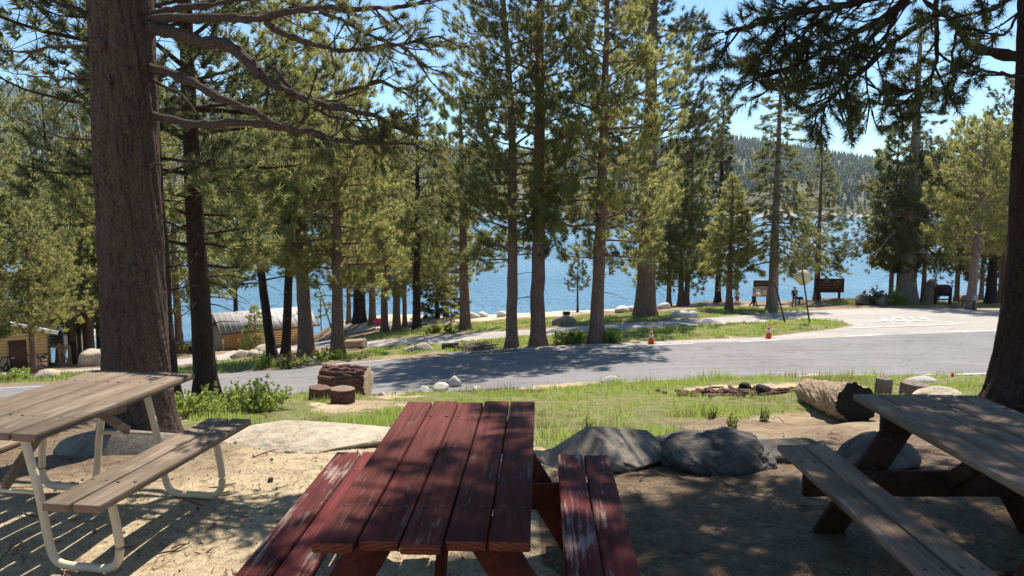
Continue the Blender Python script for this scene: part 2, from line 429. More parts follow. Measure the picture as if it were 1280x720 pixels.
M['tan_panel'] = m_plain('tan_panel', (.42, .31, .21), .7, 0, .2, 5)
M['pink'] = m_plain('pink_plastic', (.75, .06, .16), .5, 0, .1)
M['siding'] = m_plain('yellow_siding', (.62, .45, .21), .75, 0, .1, 4)
M['shed_wall'] = m_plain('brown_plank_wall', (.34, .20, .085), .8, 0, .25, 5)
M['brown_trim'] = m_plain('brown_trim', (.10, .05, .032), .75, 0, .2)
M['roof_metal'] = m_plain('pale_metal_roof', (.40, .365, .345), .65, .0, .12, 1.5)
M['stone_dark'] = m_plain('stone_mortar', (.05, .035, .028), .9)
def m_masonry():
    g = N('field_stone_masonry'); v = g.coord((1, .2, 1)); e = g.voro(v, 2.1, 'DISTANCE_TO_EDGE'); cc = g.voro(v, 2.1, 'F1', 'Color'); n = g.noise(v, 12, 5)
    c = g.mix(g.ramp(cc, [(.2, 0), (.8, 1)]), (.30, .20, .12), (.58, .44, .29)); c = g.mix(.3, c, n, 'OVERLAY'); m = g.ramp(e, [(.035, 1), (.06, 0)])
    g.bsdf(g.mix(m, c, (.035, .025, .02)), .9, g.bump(g.math('MULTIPLY', m, -1), .8, .03)); return g.m
M['masonry'] = m_masonry()
M['stone_face'] = m_rock('field_stone', (.30, .22, .15), (.48, .36, .25), .3, 1)
M['timber'] = m_plain('yellow_timber', (.58, .38, .19), .75, 0, .2, 5)
M['grey_panel'] = m_plain('grey_sign_panel', (.30, .31, .32), .6)
M['green_bin'] = m_plain('dark_green_metal', (.03, .06, .045), .5)
M['skin'] = m_plain('skin', (.46, .25, .17), .6, 0, .06)
M['hair_dark'] = m_plain('dark_hair', (.018, .012, .01), .6)
M['hair_fair'] = m_plain('fair_hair', (.30, .19, .09), .6)
M['teal'] = m_plain('pale_teal_cloth', (.34, .50, .48), .9)
M['maroon'] = m_plain('dark_rose_cloth', (.22, .06, .07), .9)
M['pinkcloth'] = m_plain('pale_pink_cloth', (.66, .43, .42), .9)
M['blackcloth'] = m_plain('black_cloth', (.018, .018, .022), .9)
M['greycloth'] = m_plain('grey_cloth', (.20, .215, .235), .9)

# ------------------------------------------------------------------ zones (world polygons of ground cover)
def poly_world(pts): return np.array([P(*p)[:2] for p in pts])
def inpoly(x, y, poly):
    c = np.zeros(x.shape, bool); n = len(poly); j = n - 1
    for i in range(n):
        xi, yi = poly[i]; xj, yj = poly[j]
        if yi != yj:
            c ^= ((yi > y) != (yj > y)) & (x < (xj - xi) * (y - yi) / (yj - yi) + xi)
        j = i
    return c
MEADOW = poly_world([(228,535),(250,512),(262,499),(330,494),(470,496),(640,489),(850,475),(1000,472),(1240,471.5),(1400,470),(1400,505),(1100,508),(1010,514),(930,535),(850,572),(700,580),(672,556),(560,556),(455,550),(400,543),(310,541)])
ISLAND = poly_world([(1062,404.5),(1045,409),(960,420.5),(830,426),(760,428.5),(690,432),(600,437.5),(480,447),(400,455),(330,463),(340,456),(400,446),(470,437),(560,430),(640,422.5),(700,418),(760,412.5),(860,407.5),(940,403),(1000,399.5),(1040,400)])
BACK = poly_world([(1010,387.5),(940,392.5),(860,398.5),(760,404.5),(700,409),(640,412),(540,418),(460,426),(455,420),(540,408),(640,401),(760,394),(860,388),(905,383),(960,386),(1010,382)])
LEFTG = poly_world([(-200,478),(0,467),(100,463),(190,468),(235,462),(270,452),(330,449),(300,464),(235,470),(100,477),(0,481),(-200,500)])
RIGHTG = poly_world([(1020,379),(1100,375),(1250,378),(1250,384),(1060,382)])
BEACH = poly_world([(430,414),(560,403),(700,396),(900,381),(900,372),(700,384),(560,390),(430,402)])
BARE = [(P(425,512), .55, 1.3), (P(470,507), .9, .7), (P(940,488), 1.5, 1.2), (P(980,535), 1.5, 1.3), (P(1060,520), 1.2, 1.0), (P(500,498), .6, .6)]
def zone_grass(x, y):
    wx = x + (fbm(x * 1.3, y * 1.3, 3) - .5) * 1.0 * np.clip(y / 14, .5, 2.2)
    wy = y + (fbm(x * 1.3 + 9, y * 1.3, 5) - .5) * 1.0 * np.clip(y / 14, .5, 2.2)
    g = np.zeros(x.shape)
    m = inpoly(wx, wy, MEADOW).astype(float)
    for c, rx, ry in BARE:
        m *= 1 - .95 * np.exp(-(((wx - c[0]) / rx) ** 2 + ((wy - c[1]) / ry) ** 2) ** 2)
    g = np.maximum(g, m)
    for pl, k in ((ISLAND, .95), (BACK, .9), (LEFTG, .75), (RIGHTG, .5)):
        g = np.maximum(g, k * inpoly(wx, wy, pl))
    return g

# roads as strips between two edges (pairs of photo pixels, lifted onto the terrain)
def strip(pairs, n_long, n_cross):
    a = np.array([P(*p[0])[:2] for p in pairs]); b = np.array([P(*p[1])[:2] for p in pairs])
    t = np.r_[0, np.cumsum(np.linalg.norm(np.diff((a + b) / 2, axis=0), axis=1))]; t /= t[-1]
    s = np.linspace(0, 1, n_long)
    A = np.c_[np.interp(s, t, a[:, 0]), np.interp(s, t, a[:, 1])]; B = np.c_[np.interp(s, t, b[:, 0]), np.interp(s, t, b[:, 1])]
    w = np.linspace(0, 1, n_cross)[None, :, None]
    return A[:, None] * (1 - w) + B[:, None] * w
def grid_faces(n, m):
    i = np.arange(n - 1)[:, None] * m; j = np.arange(m - 1)[None]
    return np.stack([i + j, i + j + 1, i + m + j + 1, i + m + j], -1).reshape(-1, 4)
main_pairs = [((-520,560),(-520,537)),((-300,528),(-300,509)),((0,497),(0,484)),((120,497),(120,478.5)),((250,496),(250,470)),((370,494),(370,459.5)),((470,492),(480,450)),
  ((640,484),(640,439.5)),((850,473),(830,429.5)),((1000,469.5),(960,425)),((1120,468.5),(1075,419.5)),((1240,467.5),(1250,413.5)),((1600,461),(1600,407.5))]
side_pairs = [((1600,408.3),(1600,390)),((1250,414.3),(1250,386.5)),((1150,417.5),(1150,384.8)),((1085,420),(1080,384.8)),((1072,413),(1050,385.8)),((1066,406),(1035,386.5)),((1045,400.5),(1015,387.5)),((1000,399.5),(990,388.5)),((940,403),(940,393)),
  ((860,407.5),(860,399)),((760,412.5),(760,405)),((700,418),(700,410)),((640,422),(640,413)),((540,430),(540,419.5)),((460,434),(460,427)),((390,434),(390,427)),((335,443),(335,436)),((274,450),(274,443)),((150,465),(150,458)),((40,469),(40,463)),((-100,474),(-100,467))]
SM = strip(main_pairs, 260, 24); SS = strip(side_pairs, 260, 10)
SH_ = strip([((560,443),(560,441.5)),((700,434.6),(700,432.5)),((830,430),(830,426.8)),((960,425.6),(960,420.9)),((1040,421.3),(1045,410.2)),((1080,419.9),(1066.5,406.3)),((1100,419),(1088,407))], 60, 3)
ROADP = [np.r_[SM[:, 0], SM[::-1, -1]], np.r_[SS[:, 0], SS[::-1, -1]], np.r_[SH_[:, 0], SH_[::-1, -1]]]

def build_ground():
    ny = []
    y = -40.0
    while y < 135:
        ny.append(y); y += (2.0 if y < -4 else max(.075, .0085 * max(y, 0)) if y < 20 else .011 * y if y < 85 else 3)
    ny = np.array(ny); s = np.linspace(-1, 1, 520); u = s * (.32 + .68 * np.abs(s) ** 1.5)
    Y, U = np.meshgrid(ny, u, indexing='ij'); X = U * (38 + 1.25 * np.maximum(Y, 0))
    Z = T(X, Y)
    road = inpoly(X, Y, ROADP[0]) | inpoly(X, Y, ROADP[1]) | inpoly(X, Y, ROADP[2])
    b = (fbm(X * 1.1, Y * 1.1, 21) - .5) * .10 + (fbm(X * 5, Y * 5, 31, 3) - .5) * .035
    g = zone_grass(X, Y)
    near = np.clip(Y / 6, .6, 1.6)
    Z = Z + np.where(road, -.09, b * near) + np.where(~road & (g > .5), .02, 0)
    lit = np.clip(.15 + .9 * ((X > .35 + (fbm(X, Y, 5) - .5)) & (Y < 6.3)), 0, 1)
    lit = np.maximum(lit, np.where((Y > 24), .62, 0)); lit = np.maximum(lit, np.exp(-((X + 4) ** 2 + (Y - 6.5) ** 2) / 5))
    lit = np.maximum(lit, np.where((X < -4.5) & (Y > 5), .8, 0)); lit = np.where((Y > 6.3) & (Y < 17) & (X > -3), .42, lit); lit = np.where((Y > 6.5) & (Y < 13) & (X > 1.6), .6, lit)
    be = inpoly(X + (fbm(X * .5, Y * .5, 8) - .5) * 4, Y + (fbm(X * .5, Y * .5, 18) - .5) * 5, BEACH).astype(float)
    be = np.maximum(be, (Z < LAKE_Z + 1.2) * .8)
    mb = MB(); mb.add(np.stack([X, Y, Z], -1).reshape(-1, 3), grid_faces(len(ny), 520)[:, ::-1])
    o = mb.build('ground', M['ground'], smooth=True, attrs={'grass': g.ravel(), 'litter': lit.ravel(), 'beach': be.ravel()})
    tag(o, kind='structure')
build_ground()

def sheet(name, G, dz, mat, parent=None):
    n, m = G.shape[:2]; z = T(G[..., 0], G[..., 1]) + dz
    if m > 5: z[:, 0] -= .05; z[:, -1] -= .05
    mb = MB(); mb.add(np.dstack([G, z]).reshape(-1, 3), grid_faces(n, m))
    return mb.build(name, mat, parent, smooth=True)
main_road = tag(sheet('main_road', SM, .030, M['asphalt']), kind='structure')
side_road = tag(sheet('side_road', SS, .016, M['pale_asphalt']), kind='structure')
shoulder_pairs = [((560,443),(560,441.5)),((700,434.6),(700,432.5)),((830,430),(830,426.8)),((960,425.6),(960,420.9)),((1040,421.3),(1045,410.2)),((1080,419.9),(1066.5,406.3)),((1100,419),(1088,407))]
tag(sheet('road_shoulder', strip(shoulder_pairs, 120, 8), .023, M['pale_asphalt']), kind='structure')
def stripe(pts, w, parent, name='edge_line'):
    a = np.array([P(*p)[:2] for p in pts]); t = np.r_[0, np.cumsum(np.linalg.norm(np.diff(a, axis=0), axis=1))]
    s = np.arange(0, t[-1], .3); c = np.c_[np.interp(s, t, a[:, 0]), np.interp(s, t, a[:, 1])]
    d = np.gradient(c, axis=0); d /= np.linalg.norm(d, axis=1, keepdims=True); nrm = np.c_[-d[:, 1], d[:, 0]]
    wv = w / 2 * (1 + .25 * (rng.random(len(s)) - .5))[:, None]
    return sheet(name, np.stack([c - nrm * wv, c, c + nrm * wv], 1), .044, M['paint'], parent)
stripe([(420,456.5),(500,450.5),(640,442),(760,435),(872,431)], .13, main_road)
stripe([(925,428.7),(975,426.2)], .13, main_road)
stripe([(1057,421.8),(1104,419.4)], .13, main_road)
stripe([(1190,415.6),(1250,413.9),(1500,410)], .13, main_road)
stripe([(-60,491.5),(0,487.3),(60,484.6),(130,480.6)], .13, main_road)
stripe([(1185,470.5),(1215,469.3),(1260,468)], .16, main_road)
stripe([(1063,411.6),(1130,408.8),(1202,406)], .14, side_road)
# painted word, read from the other side of the junction
def road_word():
    cu = bpy.data.curves.new('w', 'FONT'); cu.body = 'STOP'; cu.offset = .018; cu.space_character = 1.3; cu.align_x = 'CENTER'; cu.align_y = 'CENTER'
    o = bpy.data.objects.new('w', cu); COL.objects.link(o)
    dg = bpy.context.evaluated_depsgraph_get(); me = bpy.data.meshes.new_from_object(o.evaluated_get(dg))
    bpy.data.objects.remove(o)
    V = np.zeros(len(me.vertices) * 3); me.vertices.foreach_get('co', V); V = V.reshape(-1, 3)
    w = V[:, 0].max() - V[:, 0].min(); h = V[:, 1].max() - V[:, 1].min()
    c = P(1130, 399.4); V[:, 0] *= 2.75 / w; V[:, 1] *= 3.0 / h
    x = c[0] - V[:, 0] * .985 - V[:, 1] * .36; y = c[1] - V[:, 0] * .17 - V[:, 1] * .93      # set along its lane, read by drivers coming from the lake
    V = np.c_[x, y, T(x, y) + .040]; me.vertices.foreach_set('co', V.ravel()); me.update()
    me.materials.clear(); me.materials.append(M['paint']); me.name = 'stop_lettering'
    r = bpy.data.objects.new('stop_lettering', me); COL.objects.link(r); r.parent = side_road
road_word()

# lake, far hills and the far forest
mb = MB(); mb.add([(-3500, 40, LAKE_Z), (3500, 40, LAKE_Z), (3500, 2850, LAKE_Z), (-3500, 2850, LAKE_Z)], [(0, 1, 2, 3)])
tag(mb.build('water', M['water']), kind='structure')
SKY_PX = np.array([-700, -300, 0, 120, 250, 350, 480, 560, 640, 760, 860, 900, 960, 1010, 1060, 1130, 1250, 1500, 2000])
SKY_PY = np.array([120, 110, 112, 116, 125, 150, 170, 185, 192, 185, 176, 172, 182, 190, 198, 206, 200, 190, 180])
def hill_z(px, r):
    """height of the far shore: px = bearing as photo column, r = forward distance"""
    top = np.interp(px, SKY_PX, SKY_PY); top = (258 - top) / FPX * 2300
    near = np.interp(px, [-700, 200, 620, 900, 1500], [620, 760, 1050, 1080, 1000])
    t = np.clip((r - near) / (2300 - near), 0, 1.25)
    prof = np.where(t < 1, .10 * np.clip(t / .05, 0, 1) + .90 * (t ** .85), 1 - (t - 1) * 1.2)
    n = fbm(px * .012, r * .004, 44, 5) - .5
    return LAKE_Z - 3 + (top + 12) * prof + n * 45 * np.clip(t * 6, 0, 1) * np.clip(1.15 - t, .12, 1)
def build_hills():
    px = np.linspace(-900, 2200, 300); r = np.r_[np.linspace(560, 1200, 60), np.linspace(1220, 2900, 70)]
    R, PX = np.meshgrid(r, px, indexing='ij'); Z = hill_z(PX, R); X = (PX - CX) / FPX * R
    rock = np.clip(.80 - (Z - LAKE_Z) / 20, 0, .6) + .22 * (fbm(PX * .02, R * .006, 77) > .6) + .25 * ((PX < 380) & (Z > 110))
    mb = MB(); mb.add(np.stack([X, R, Z], -1).reshape(-1, 3), grid_faces(len(r), len(px))[:, ::-1])
    tag(mb.build('hills', M['hill'], smooth=True, attrs={'rock': rock.ravel()}), kind='structure')
    # far forest: nobody could count it
    n = 26000; px = rng.uniform(-150, 1500, n); rr = 1000 + 1350 * rng.random(n) ** .8
    px2 = rng.uniform(-150, 700, 2500); px = np.r_[px, px2]; rr = np.r_[rr, rng.uniform(640, 1060, 2500)]; n = len(px)
    z = hill_z(px, rr); x = (px - CX) / FPX * rr
    dens = fbm(px * .02, rr * .006, 77)
    keep = (z > LAKE_Z + 1.5) & (rng.random(n) < np.where(dens > .6, .25, .95)) & (rng.random(n) < np.clip((z - LAKE_Z) / 12, .25, 1))
    x, rr, z = x[keep], rr[keep], z[keep]; n = len(x)
    h = rng.uniform(12, 26, n) * (.75 + .4 * rng.random(n)); w = h * rng.uniform(.12, .19, n)
    k = 5; a = np.arange(k) * 2 * PI / k; V = []; F = []
    base = 0; tiers = ((.08, .62, 1.0), (.34, .84, .72), (.62, 1.0, .45))
    for zb, zt, rw in tiers:
        ph = rng.uniform(0, 6, n)[:, None]; jr = rng.uniform(.65, 1.25, (n, k))
        ring = np.stack([x[:, None] + np.cos(a + ph) * w[:, None] * rw * jr, rr[:, None] + np.sin(a + ph) * w[:, None] * rw * jr,
                         (z + h * zb)[:, None] + rng.uniform(-.05, .05, (n, k)) * h[:, None]], -1)
        tip = np.stack([x, rr, z + h * zt], -1)[:, None]
        V.append(np.concatenate([ring, tip], 1))
    V = np.stack(V, 1).reshape(-1, 3)
    b = np.arange(n * 3)[:, None, None] * (k + 1); j = np.arange(k)
    tri = np.stack([j, (j + 1) % k, np.full(k, k)], -1)[None]
    mb = MB(); mb.add(V, (b + tri).reshape(-1, 3))
    tag(mb.build('far_forest', M['far_leaf']), 'distant conifer forest covering the hillside across the lake', 'forest', kind='stuff')
build_hills()

# ------------------------------------------------------------------ needles and trees
def tuft_templates(n_blade, w, seed, nvar=5, spread=(22, 80), core=.55):
    r = np.random.default_rng(seed); out = []
    for q in range(nvar):
        th = r.uniform(0, 2 * PI, n_blade); ph = np.radians(r.uniform(*spread, n_blade)); L = r.uniform(.55, 1.0, n_blade)
        b0 = r.uniform(0, core, n_blade)
        d = np.c_[np.sin(ph) * np.cos(th), np.sin(ph) * np.sin(th), np.cos(ph)]
        base = np.c_[np.zeros(n_blade), np.zeros(n_blade), b0]
        side = np.cross(d, r.normal(size=(n_blade, 3))); side /= np.linalg.norm(side, axis=1, keepdims=True)
        tip = base + d * L[:, None] * .62; s2 = side * w / 2
        out.append(np.stack([base - s2, base + s2, tip], 1).reshape(-1, 3))
    return np.array(out)
def frames(d):
    d = d / np.maximum(np.linalg.norm(d, axis=1, keepdims=True), 1e-9)
    x = np.cross(d, rng.normal(size=d.shape)); x /= np.maximum(np.linalg.norm(x, axis=1, keepdims=True), 1e-9)
    return x, np.cross(d, x), d
def add_tufts(mb, pos, d, size, templ, mat=0):
    x, y, z = frames(d); t = templ[rng.integers(0, len(templ), len(pos))]
    V = pos[:, None] + (t[..., 0:1] * x[:, None] + t[..., 1:2] * y[:, None] + t[..., 2:3] * z[:, None]) * size[:, None, None]
    nv = t.shape[1]
    mb.add(V.reshape(-1, 3), np.arange(len(pos) * nv).reshape(-1, 3), mat)
TF_FAR = tuft_templates(24, .11, 1); TF_MID = tuft_templates(44, .062, 2); TF_NEAR = tuft_templates(64, .044, 3, 6, (15, 75), .7)

def trunk_mesh(mb, pts, rad, k=14, rough=.06, seed=0, lumps=0):
    pts = np.asarray(pts, float); n = len(pts); a = np.arange(k) * 2 * PI / k
    t = np.gradient(pts, axis=0); t /= np.linalg.norm(t, axis=1, keepdims=True)
    x = np.cross(np.broadcast_to([0, 1.0, 0], t.shape), t); x /= np.linalg.norm(x, axis=1, keepdims=True); y = np.cross(t, x)
    A, I = np.meshgrid(a, np.arange(n)); zz = pts[:, 2][:, None]
    nz = fbm(np.cos(A) * 2 + 9 + seed, zz * 1.5 + np.sin(A) * 2, seed, 3) - .5
    nz2 = fbm(np.cos(A) * 7 + 9, zz * 5 + np.sin(A) * 7, seed + 3, 3) - .5
    r = rad[:, None] * (1 + rough * 2 * nz + rough * nz2)
    if lumps:      # bark plates parted by furrows
        q = np.abs(2 * fbm(np.cos(A) * 4.5 + 50 + zz * .6, np.sin(A) * 4.5 + zz * 2.1, seed + 11, 3) - 1); q2 = np.abs(2 * fbm(np.cos(A) * 9 + 20, np.sin(A) * 9 + zz * 6, seed + 17, 2) - 1)
        r = r - lumps * (np.exp(-(q / .10) ** 2) * 1.1 + np.exp(-(q2 / .12) ** 2) * .5) + lumps * .5 * (fbm(np.cos(A) * 22, np.sin(A) * 22 + zz * 16, seed + 23, 2) - .5)
    V = pts[:, None] + (np.cos(A)[..., None] * x[:, None] + np.sin(A)[..., None] * y[:, None]) * r[..., None]
    i = np.arange(n - 1)[:, None] * k; j = np.arange(k)[None]; j2 = (j + 1) % k
    mb.add(V.reshape(-1, 3), np.stack([i + j, i + j2, i + k + j2, i + k + j], -1).reshape(-1, 4))

def tree(name, label, base, h, r, cb, crad, leaf='leaf_m', bark='bark_mid', style='pine', nb=56, nt=26, tl=.34, lod='mid', lean=(0, 0), bend=0.0, seed=1,
         group=None, cat='tree', dead=.3, k=12, top=.0, azlim=None):
    """one tree: an Empty at the foot, a trunk with its limbs, a crown of needle tufts. cb = foot to lowest branch; crad = widest crown radius"""
    global rng
    keep = rng; rng = np.random.default_rng(seed * 7919 + 11)
    if cat != 'sapling': crad *= 1.36; nt = int(nt * 1.7); tl *= 1.20; nb = int(nb * 1.12); cb *= .80
    base = np.asarray(base, float) - (0, 0, .08)
    root = thing(name, label, cat, base, 0, group)
    n = max(10, int(h / .5)); zz = np.linspace(0, h, n); u = zz / h
    wob = np.cumsum(rng.normal(0, .012, (n, 2)), axis=0) * h * .12; wob -= wob[0]
    px = lean[0] * u * h + bend * np.sin(u * PI) * h + wob[:, 0] * .5; py = lean[1] * u * h + wob[:, 1] * .5
    pts = np.c_[px, py, zz]
    rad = r * (1 - u) ** .75 * (1 - .12 * u) + .015 + r * .55 * np.exp(-zz / (r * 1.3 + .05))
    tb = MB(); trunk_mesh(tb, pts, rad, k, .07, seed)
    cr = MB(); TP = {'far': TF_FAR, 'mid': TF_MID, 'near': TF_NEAR}[lod]
    ga = rng.uniform(0, 6)
    tp, td, ts = [], [], []
    def at(z): return np.array([np.interp(z, zz, px), np.interp(z, zz, py), z]), np.interp(z, zz, rad)
    for i in range(nb):
        v = (i + rng.uniform(0, 1)) / nb; v = v ** .92
        z = cb + (h - cb) * v * .985; p0, tr = at(z)
        az = ga + i * 2.39996 + rng.normal(0, .35)
        if style == 'fir':
            L = crad * ((1 - v) ** .85 + .04) * rng.uniform(.72, 1.12); e = math.radians(rng.uniform(-8, 8) - 14 * (1 - v) + 22 * v); dr = .26 * (1 - v) + .05; tipup = .16
        elif style == 'droop':
            L = crad * ((1 - v) ** .75 * (.75 + .25 * math.sin(v * 9)) + .05) * rng.uniform(.65, 1.15); e = math.radians(rng.uniform(-4, 10)); dr = .52 * (1 - v) + .12; tipup = .14
        else:
            prof = min(1, .45 + v * 2.2) * (1 - v) ** .6 + .10
            L = crad * prof * rng.uniform(.55, 1.2); e = math.radians(rng.uniform(-8, 22) + 20 * v); dr = .22 * (1 - v); tipup = .22
        dh = np.array([math.cos(az), math.sin(az), 0]); lat = np.array([-math.sin(az), math.cos(az), 0])
        sgn = rng.uniform(-.15, .15)
        def bp(s):
            s = np.asarray(s, float)[:, None]
            return p0 + dh * s * L + lat * sgn * L * s ** 2 + np.array([0, 0, 1.0]) * (math.tan(e) * s * L - dr * L * s ** 2 + tipup * L * s ** 4)
        s = np.linspace(0, 1, 6); bpts = bp(s); br = max(.010, min(tr * .42, .012 + L * .016)) * (1 - s * .8)
        tb.tube(bpts, br, 5 if lod != 'far' else 4, cap=False)
        nn = max(4, int(nt * (L / crad) * rng.uniform(.7, 1.2)))
        ss = 1 - rng.random(nn) ** 1.25 * (.78 if style != 'pine' else .70)
        c = bp(ss); tang = bp(np.minimum(ss + .04, 1.04)) - bp(ss - .02); tang /= np.linalg.norm(tang, axis=1, keepdims=True)
        side = rng.choice([-1, 1], nn) * rng.uniform(.1, 1, nn); sl = ((1 - ss) * .55 + .10) * L * side
        up = rng.normal(0, .07 if style != 'pine' else .13, nn) * L
        pos = c + lat * sl[:, None] + dh * (np.abs(sl) * .45)[:, None] + np.c_[np.zeros(nn), np.zeros(nn), up - np.abs(sl) * (.12 if style != 'pine' else -.05)]
        d = tang * .8 + lat * np.sign(side)[:, None] * np.minimum(1, np.abs(sl) / (.25 * L))[:, None] * .7 + np.c_[np.zeros(nn), np.zeros(nn), np.full(nn, .45 if style == 'pine' else -.02)]
        tp.append(pos); td.append(d); ts.append(tl * rng.uniform(.7, 1.3, nn) * (1 - .25 * v))
        if lod != 'far':
            for q in range(0, nn, 2 if lod == 'mid' else 1):
                tb.tube(np.array([c[q], (c[q] + pos[q]) / 2 + (0, 0, .02 * L), pos[q] + d[q] * tl * .35]), [.010, .007, .004], 3, cap=False)
    # bare dead twigs on the lower trunk
    for i in range(int(dead * 30)):
        z = rng.uniform(cb * .55, cb + .2 * (h - cb)); p0, tr = at(z); az = rng.uniform(0, 2 * PI); L = rng.uniform(.3, .75) * crad * .6
        dh = np.array([math.cos(az), math.sin(az), rng.uniform(-.5, .2)])
        tb.tube(np.array([p0, p0 + dh * L * .5, p0 + dh * L + (0, 0, -.12 * L)]), [.016, .010, .004], 4, cap=False)
    add_tufts(cr, np.concatenate(tp), np.concatenate(td), np.concatenate(ts), TP)
    tb.build('trunk', M[bark], root, smooth=True)
    cr.build('crown', M[leaf], root)
    rng = keep
    return root
def mpp(Y): return Y / FPX          # metres per photo pixel at distance Y

ROW = 'pines in the row along the far edge of the main road'
tree('pine_tree', 'slim pine with dark leaning trunk, leftmost of the three-trunk row at the road edge', P(640,434), 17, .20, 3.9, 2.0, 'leaf_m', 'bark_mid', seed=1, lean=(-.03,0), bend=.012, nb=62, group=ROW)
tree('pine_tree', 'tall pine with reddish trunk, middle of the three-trunk row at the road edge', P(673,432), 20, .265, 4.5, 2.5, 'leaf_m', 'bark_mid', seed=2, lean=(.012,0), nb=72, nt=30, group=ROW)
tree('pine_tree', 'bushy yellow-green pine with straight trunk, rightmost of the three-trunk row at the road edge', P(745,429), 15.5, .255, 3.7, 2.35, 'leaf_y', 'bark_mid', seed=3, lean=(.012,0), nb=74, nt=34, group=ROW)
tree('pine_tree', 'huge thick-trunked pine on the grass behind the road with dark crown rising out of frame', P(807,395), 27, .52, 3.8, 3.0, 'leaf_d', 'bark_mid', seed=4, nb=90, nt=40, tl=.42, dead=.6)
tree('pine_tree', 'short bright pine with full crown in front of the huge thick-trunked pine', P(836,379), 9.5, .2, 1.7, 2.6, 'leaf_y', 'bark_mid', seed=5, nb=54, nt=22, lod='far', tl=.5)
tree('pine_tree', 'thin pine on the lake bank just right of the huge thick-trunked pine', P(851,378), 13, .24, 2.8, 2.4, 'leaf_m', 'bark_mid', seed=6, nb=48, nt=20, lod='far', tl=.5)
tree('pine_tree', 'leaning thin dark trunked pine on the lake bank left of the tall narrow spire', P(858,377), 12, .22, 3.2, 2.2, 'leaf_y', 'bark_mid', seed=7, lean=(.03,0), nb=46, nt=20, lod='far', tl=.5)
tree('fir_tree', 'tall narrow dark spire shaped conifer on the lake bank against the far hills', P(897,377), 19, .25, 3.0, 1.5, 'leaf_d', 'bark_dark', 'fir', seed=8, nb=90, nt=14, lod='far', tl=.5, cat='conifer')
tree('pine_tree', 'small bright green pine beside the walkers with thin straight trunk', P(911,387), 8.3, .2, 3.7, 1.5, 'leaf_y', 'bark_mid', 'fir', seed=9, nb=56, nt=20, tl=.34)
tree('fir_tree', 'tall grey-trunked sparse conifer with drooping branches between the walkers and the octagonal sign', P(965,388), 15.5, .31, 3.8, 2.5, 'leaf_m', 'bark_grey', 'droop', seed=10, nb=92, nt=24, tl=.36, dead=.9, cat='conifer')
tree('fir_tree', 'cone shaped conifer standing behind the wide brown lakeside sign', P(1021,374), 12.4, .24, 3.6, 2.0, 'leaf_m', 'bark_mid', 'fir', seed=11, nb=70, nt=20, lod='mid', tl=.36, cat='conifer')
tree('fir_tree', 'great dark conifer with massive grey trunk and sweeping drooping boughs by the roadside boulders', P(1133,379), 21, .60, 4.8, 4.3, 'leaf_d', 'bark_grey', 'droop', seed=12, nb=64, nt=34, tl=.36, dead=1.2, cat='conifer')
tree('pine_tree', 'full yellow-green pine with pale leaning trunk beside the small trail sign at the junction', P(1212,387), 11.8, .27, 4.0, 2.7, 'leaf_y', 'bark_grey', seed=13, lean=(.03,0), nb=66, nt=34, tl=.36)
RB = 'trees on the lake bank behind the junction'
for i, (px, py, h, r, cb, cr_, lf, st, lab) in enumerate([
  (1113,378,13,.16,3.4,1.9,'leaf_m','pine','slender pine close against the left side of the great drooping conifer'),
  (1121,377,9,.12,3.6,1.3,'leaf_d','fir','thin dark pole-like conifer directly left of the massive grey trunk'),
  (1153,379,12,.16,3.0,2.4,'leaf_m','pine','pine filling the gap right of the great drooping conifer'),
  (1195,379,14,.18,3.2,2.8,'leaf_y','pine','yellow-green pine rising behind the arched notice board'),
  (1238,381,13,.36,4.0,3.0,'leaf_m','pine','pine with thick near-black trunk right of the small trail sign'),
  (1252,380,17,.3,4.5,3.0,'leaf_d','pine','tall dark pine half hidden by the near trunk at the frame edge'),
  (1226,375,9,.2,2.0,2.6,'leaf_d','pine','low dark pine on the tan bank between two thicker trunks')]):
    tree('pine_tree', lab, P(px, py), h, r, cb, cr_, lf, 'bark_mid' if i != 4 else 'bark_dark', st, seed=30 + i, nb=52, nt=24, lod='far', tl=.52, group=RB)
MG = 'pines on the left verge of the main road'
tree('pine_tree', 'thin dark curving pine trunk left in the trio beside the shaded road', P(341,449), 13, .21, 4.2, 2.3, 'leaf_m', 'bark_dark', seed=50, lean=(-.05,0), bend=-.012, nb=54, nt=26, group=MG)
tree('pine_tree', 'dark pine leaning to the right, middle of the trio beside the shaded road', P(357,448), 14, .2, 4.6, 2.2, 'leaf_m', 'bark_dark', seed=51, lean=(.035,0), bend=.012, nb=54, nt=26, group=MG)
tree('pine_tree', 'stout upright pine with reddish trunk, right of the trio beside the shaded road', P(384,448), 15, .31, 4.6, 2.5, 'leaf_y', 'bark_mid', seed=52, lean=(-.012,0), nb=60, nt=30, group=MG)
tree('pine_tree', 'pine with dead curled twigs standing alone by the pale log on the verge', P(422,446), 12.5, .26, 3.6, 2.5, 'leaf_y', 'bark_mid', seed=53, lean=(.025,0), nb=58, nt=30, dead=1.2, group=MG)
LG = 'pines between the side road and the lake'
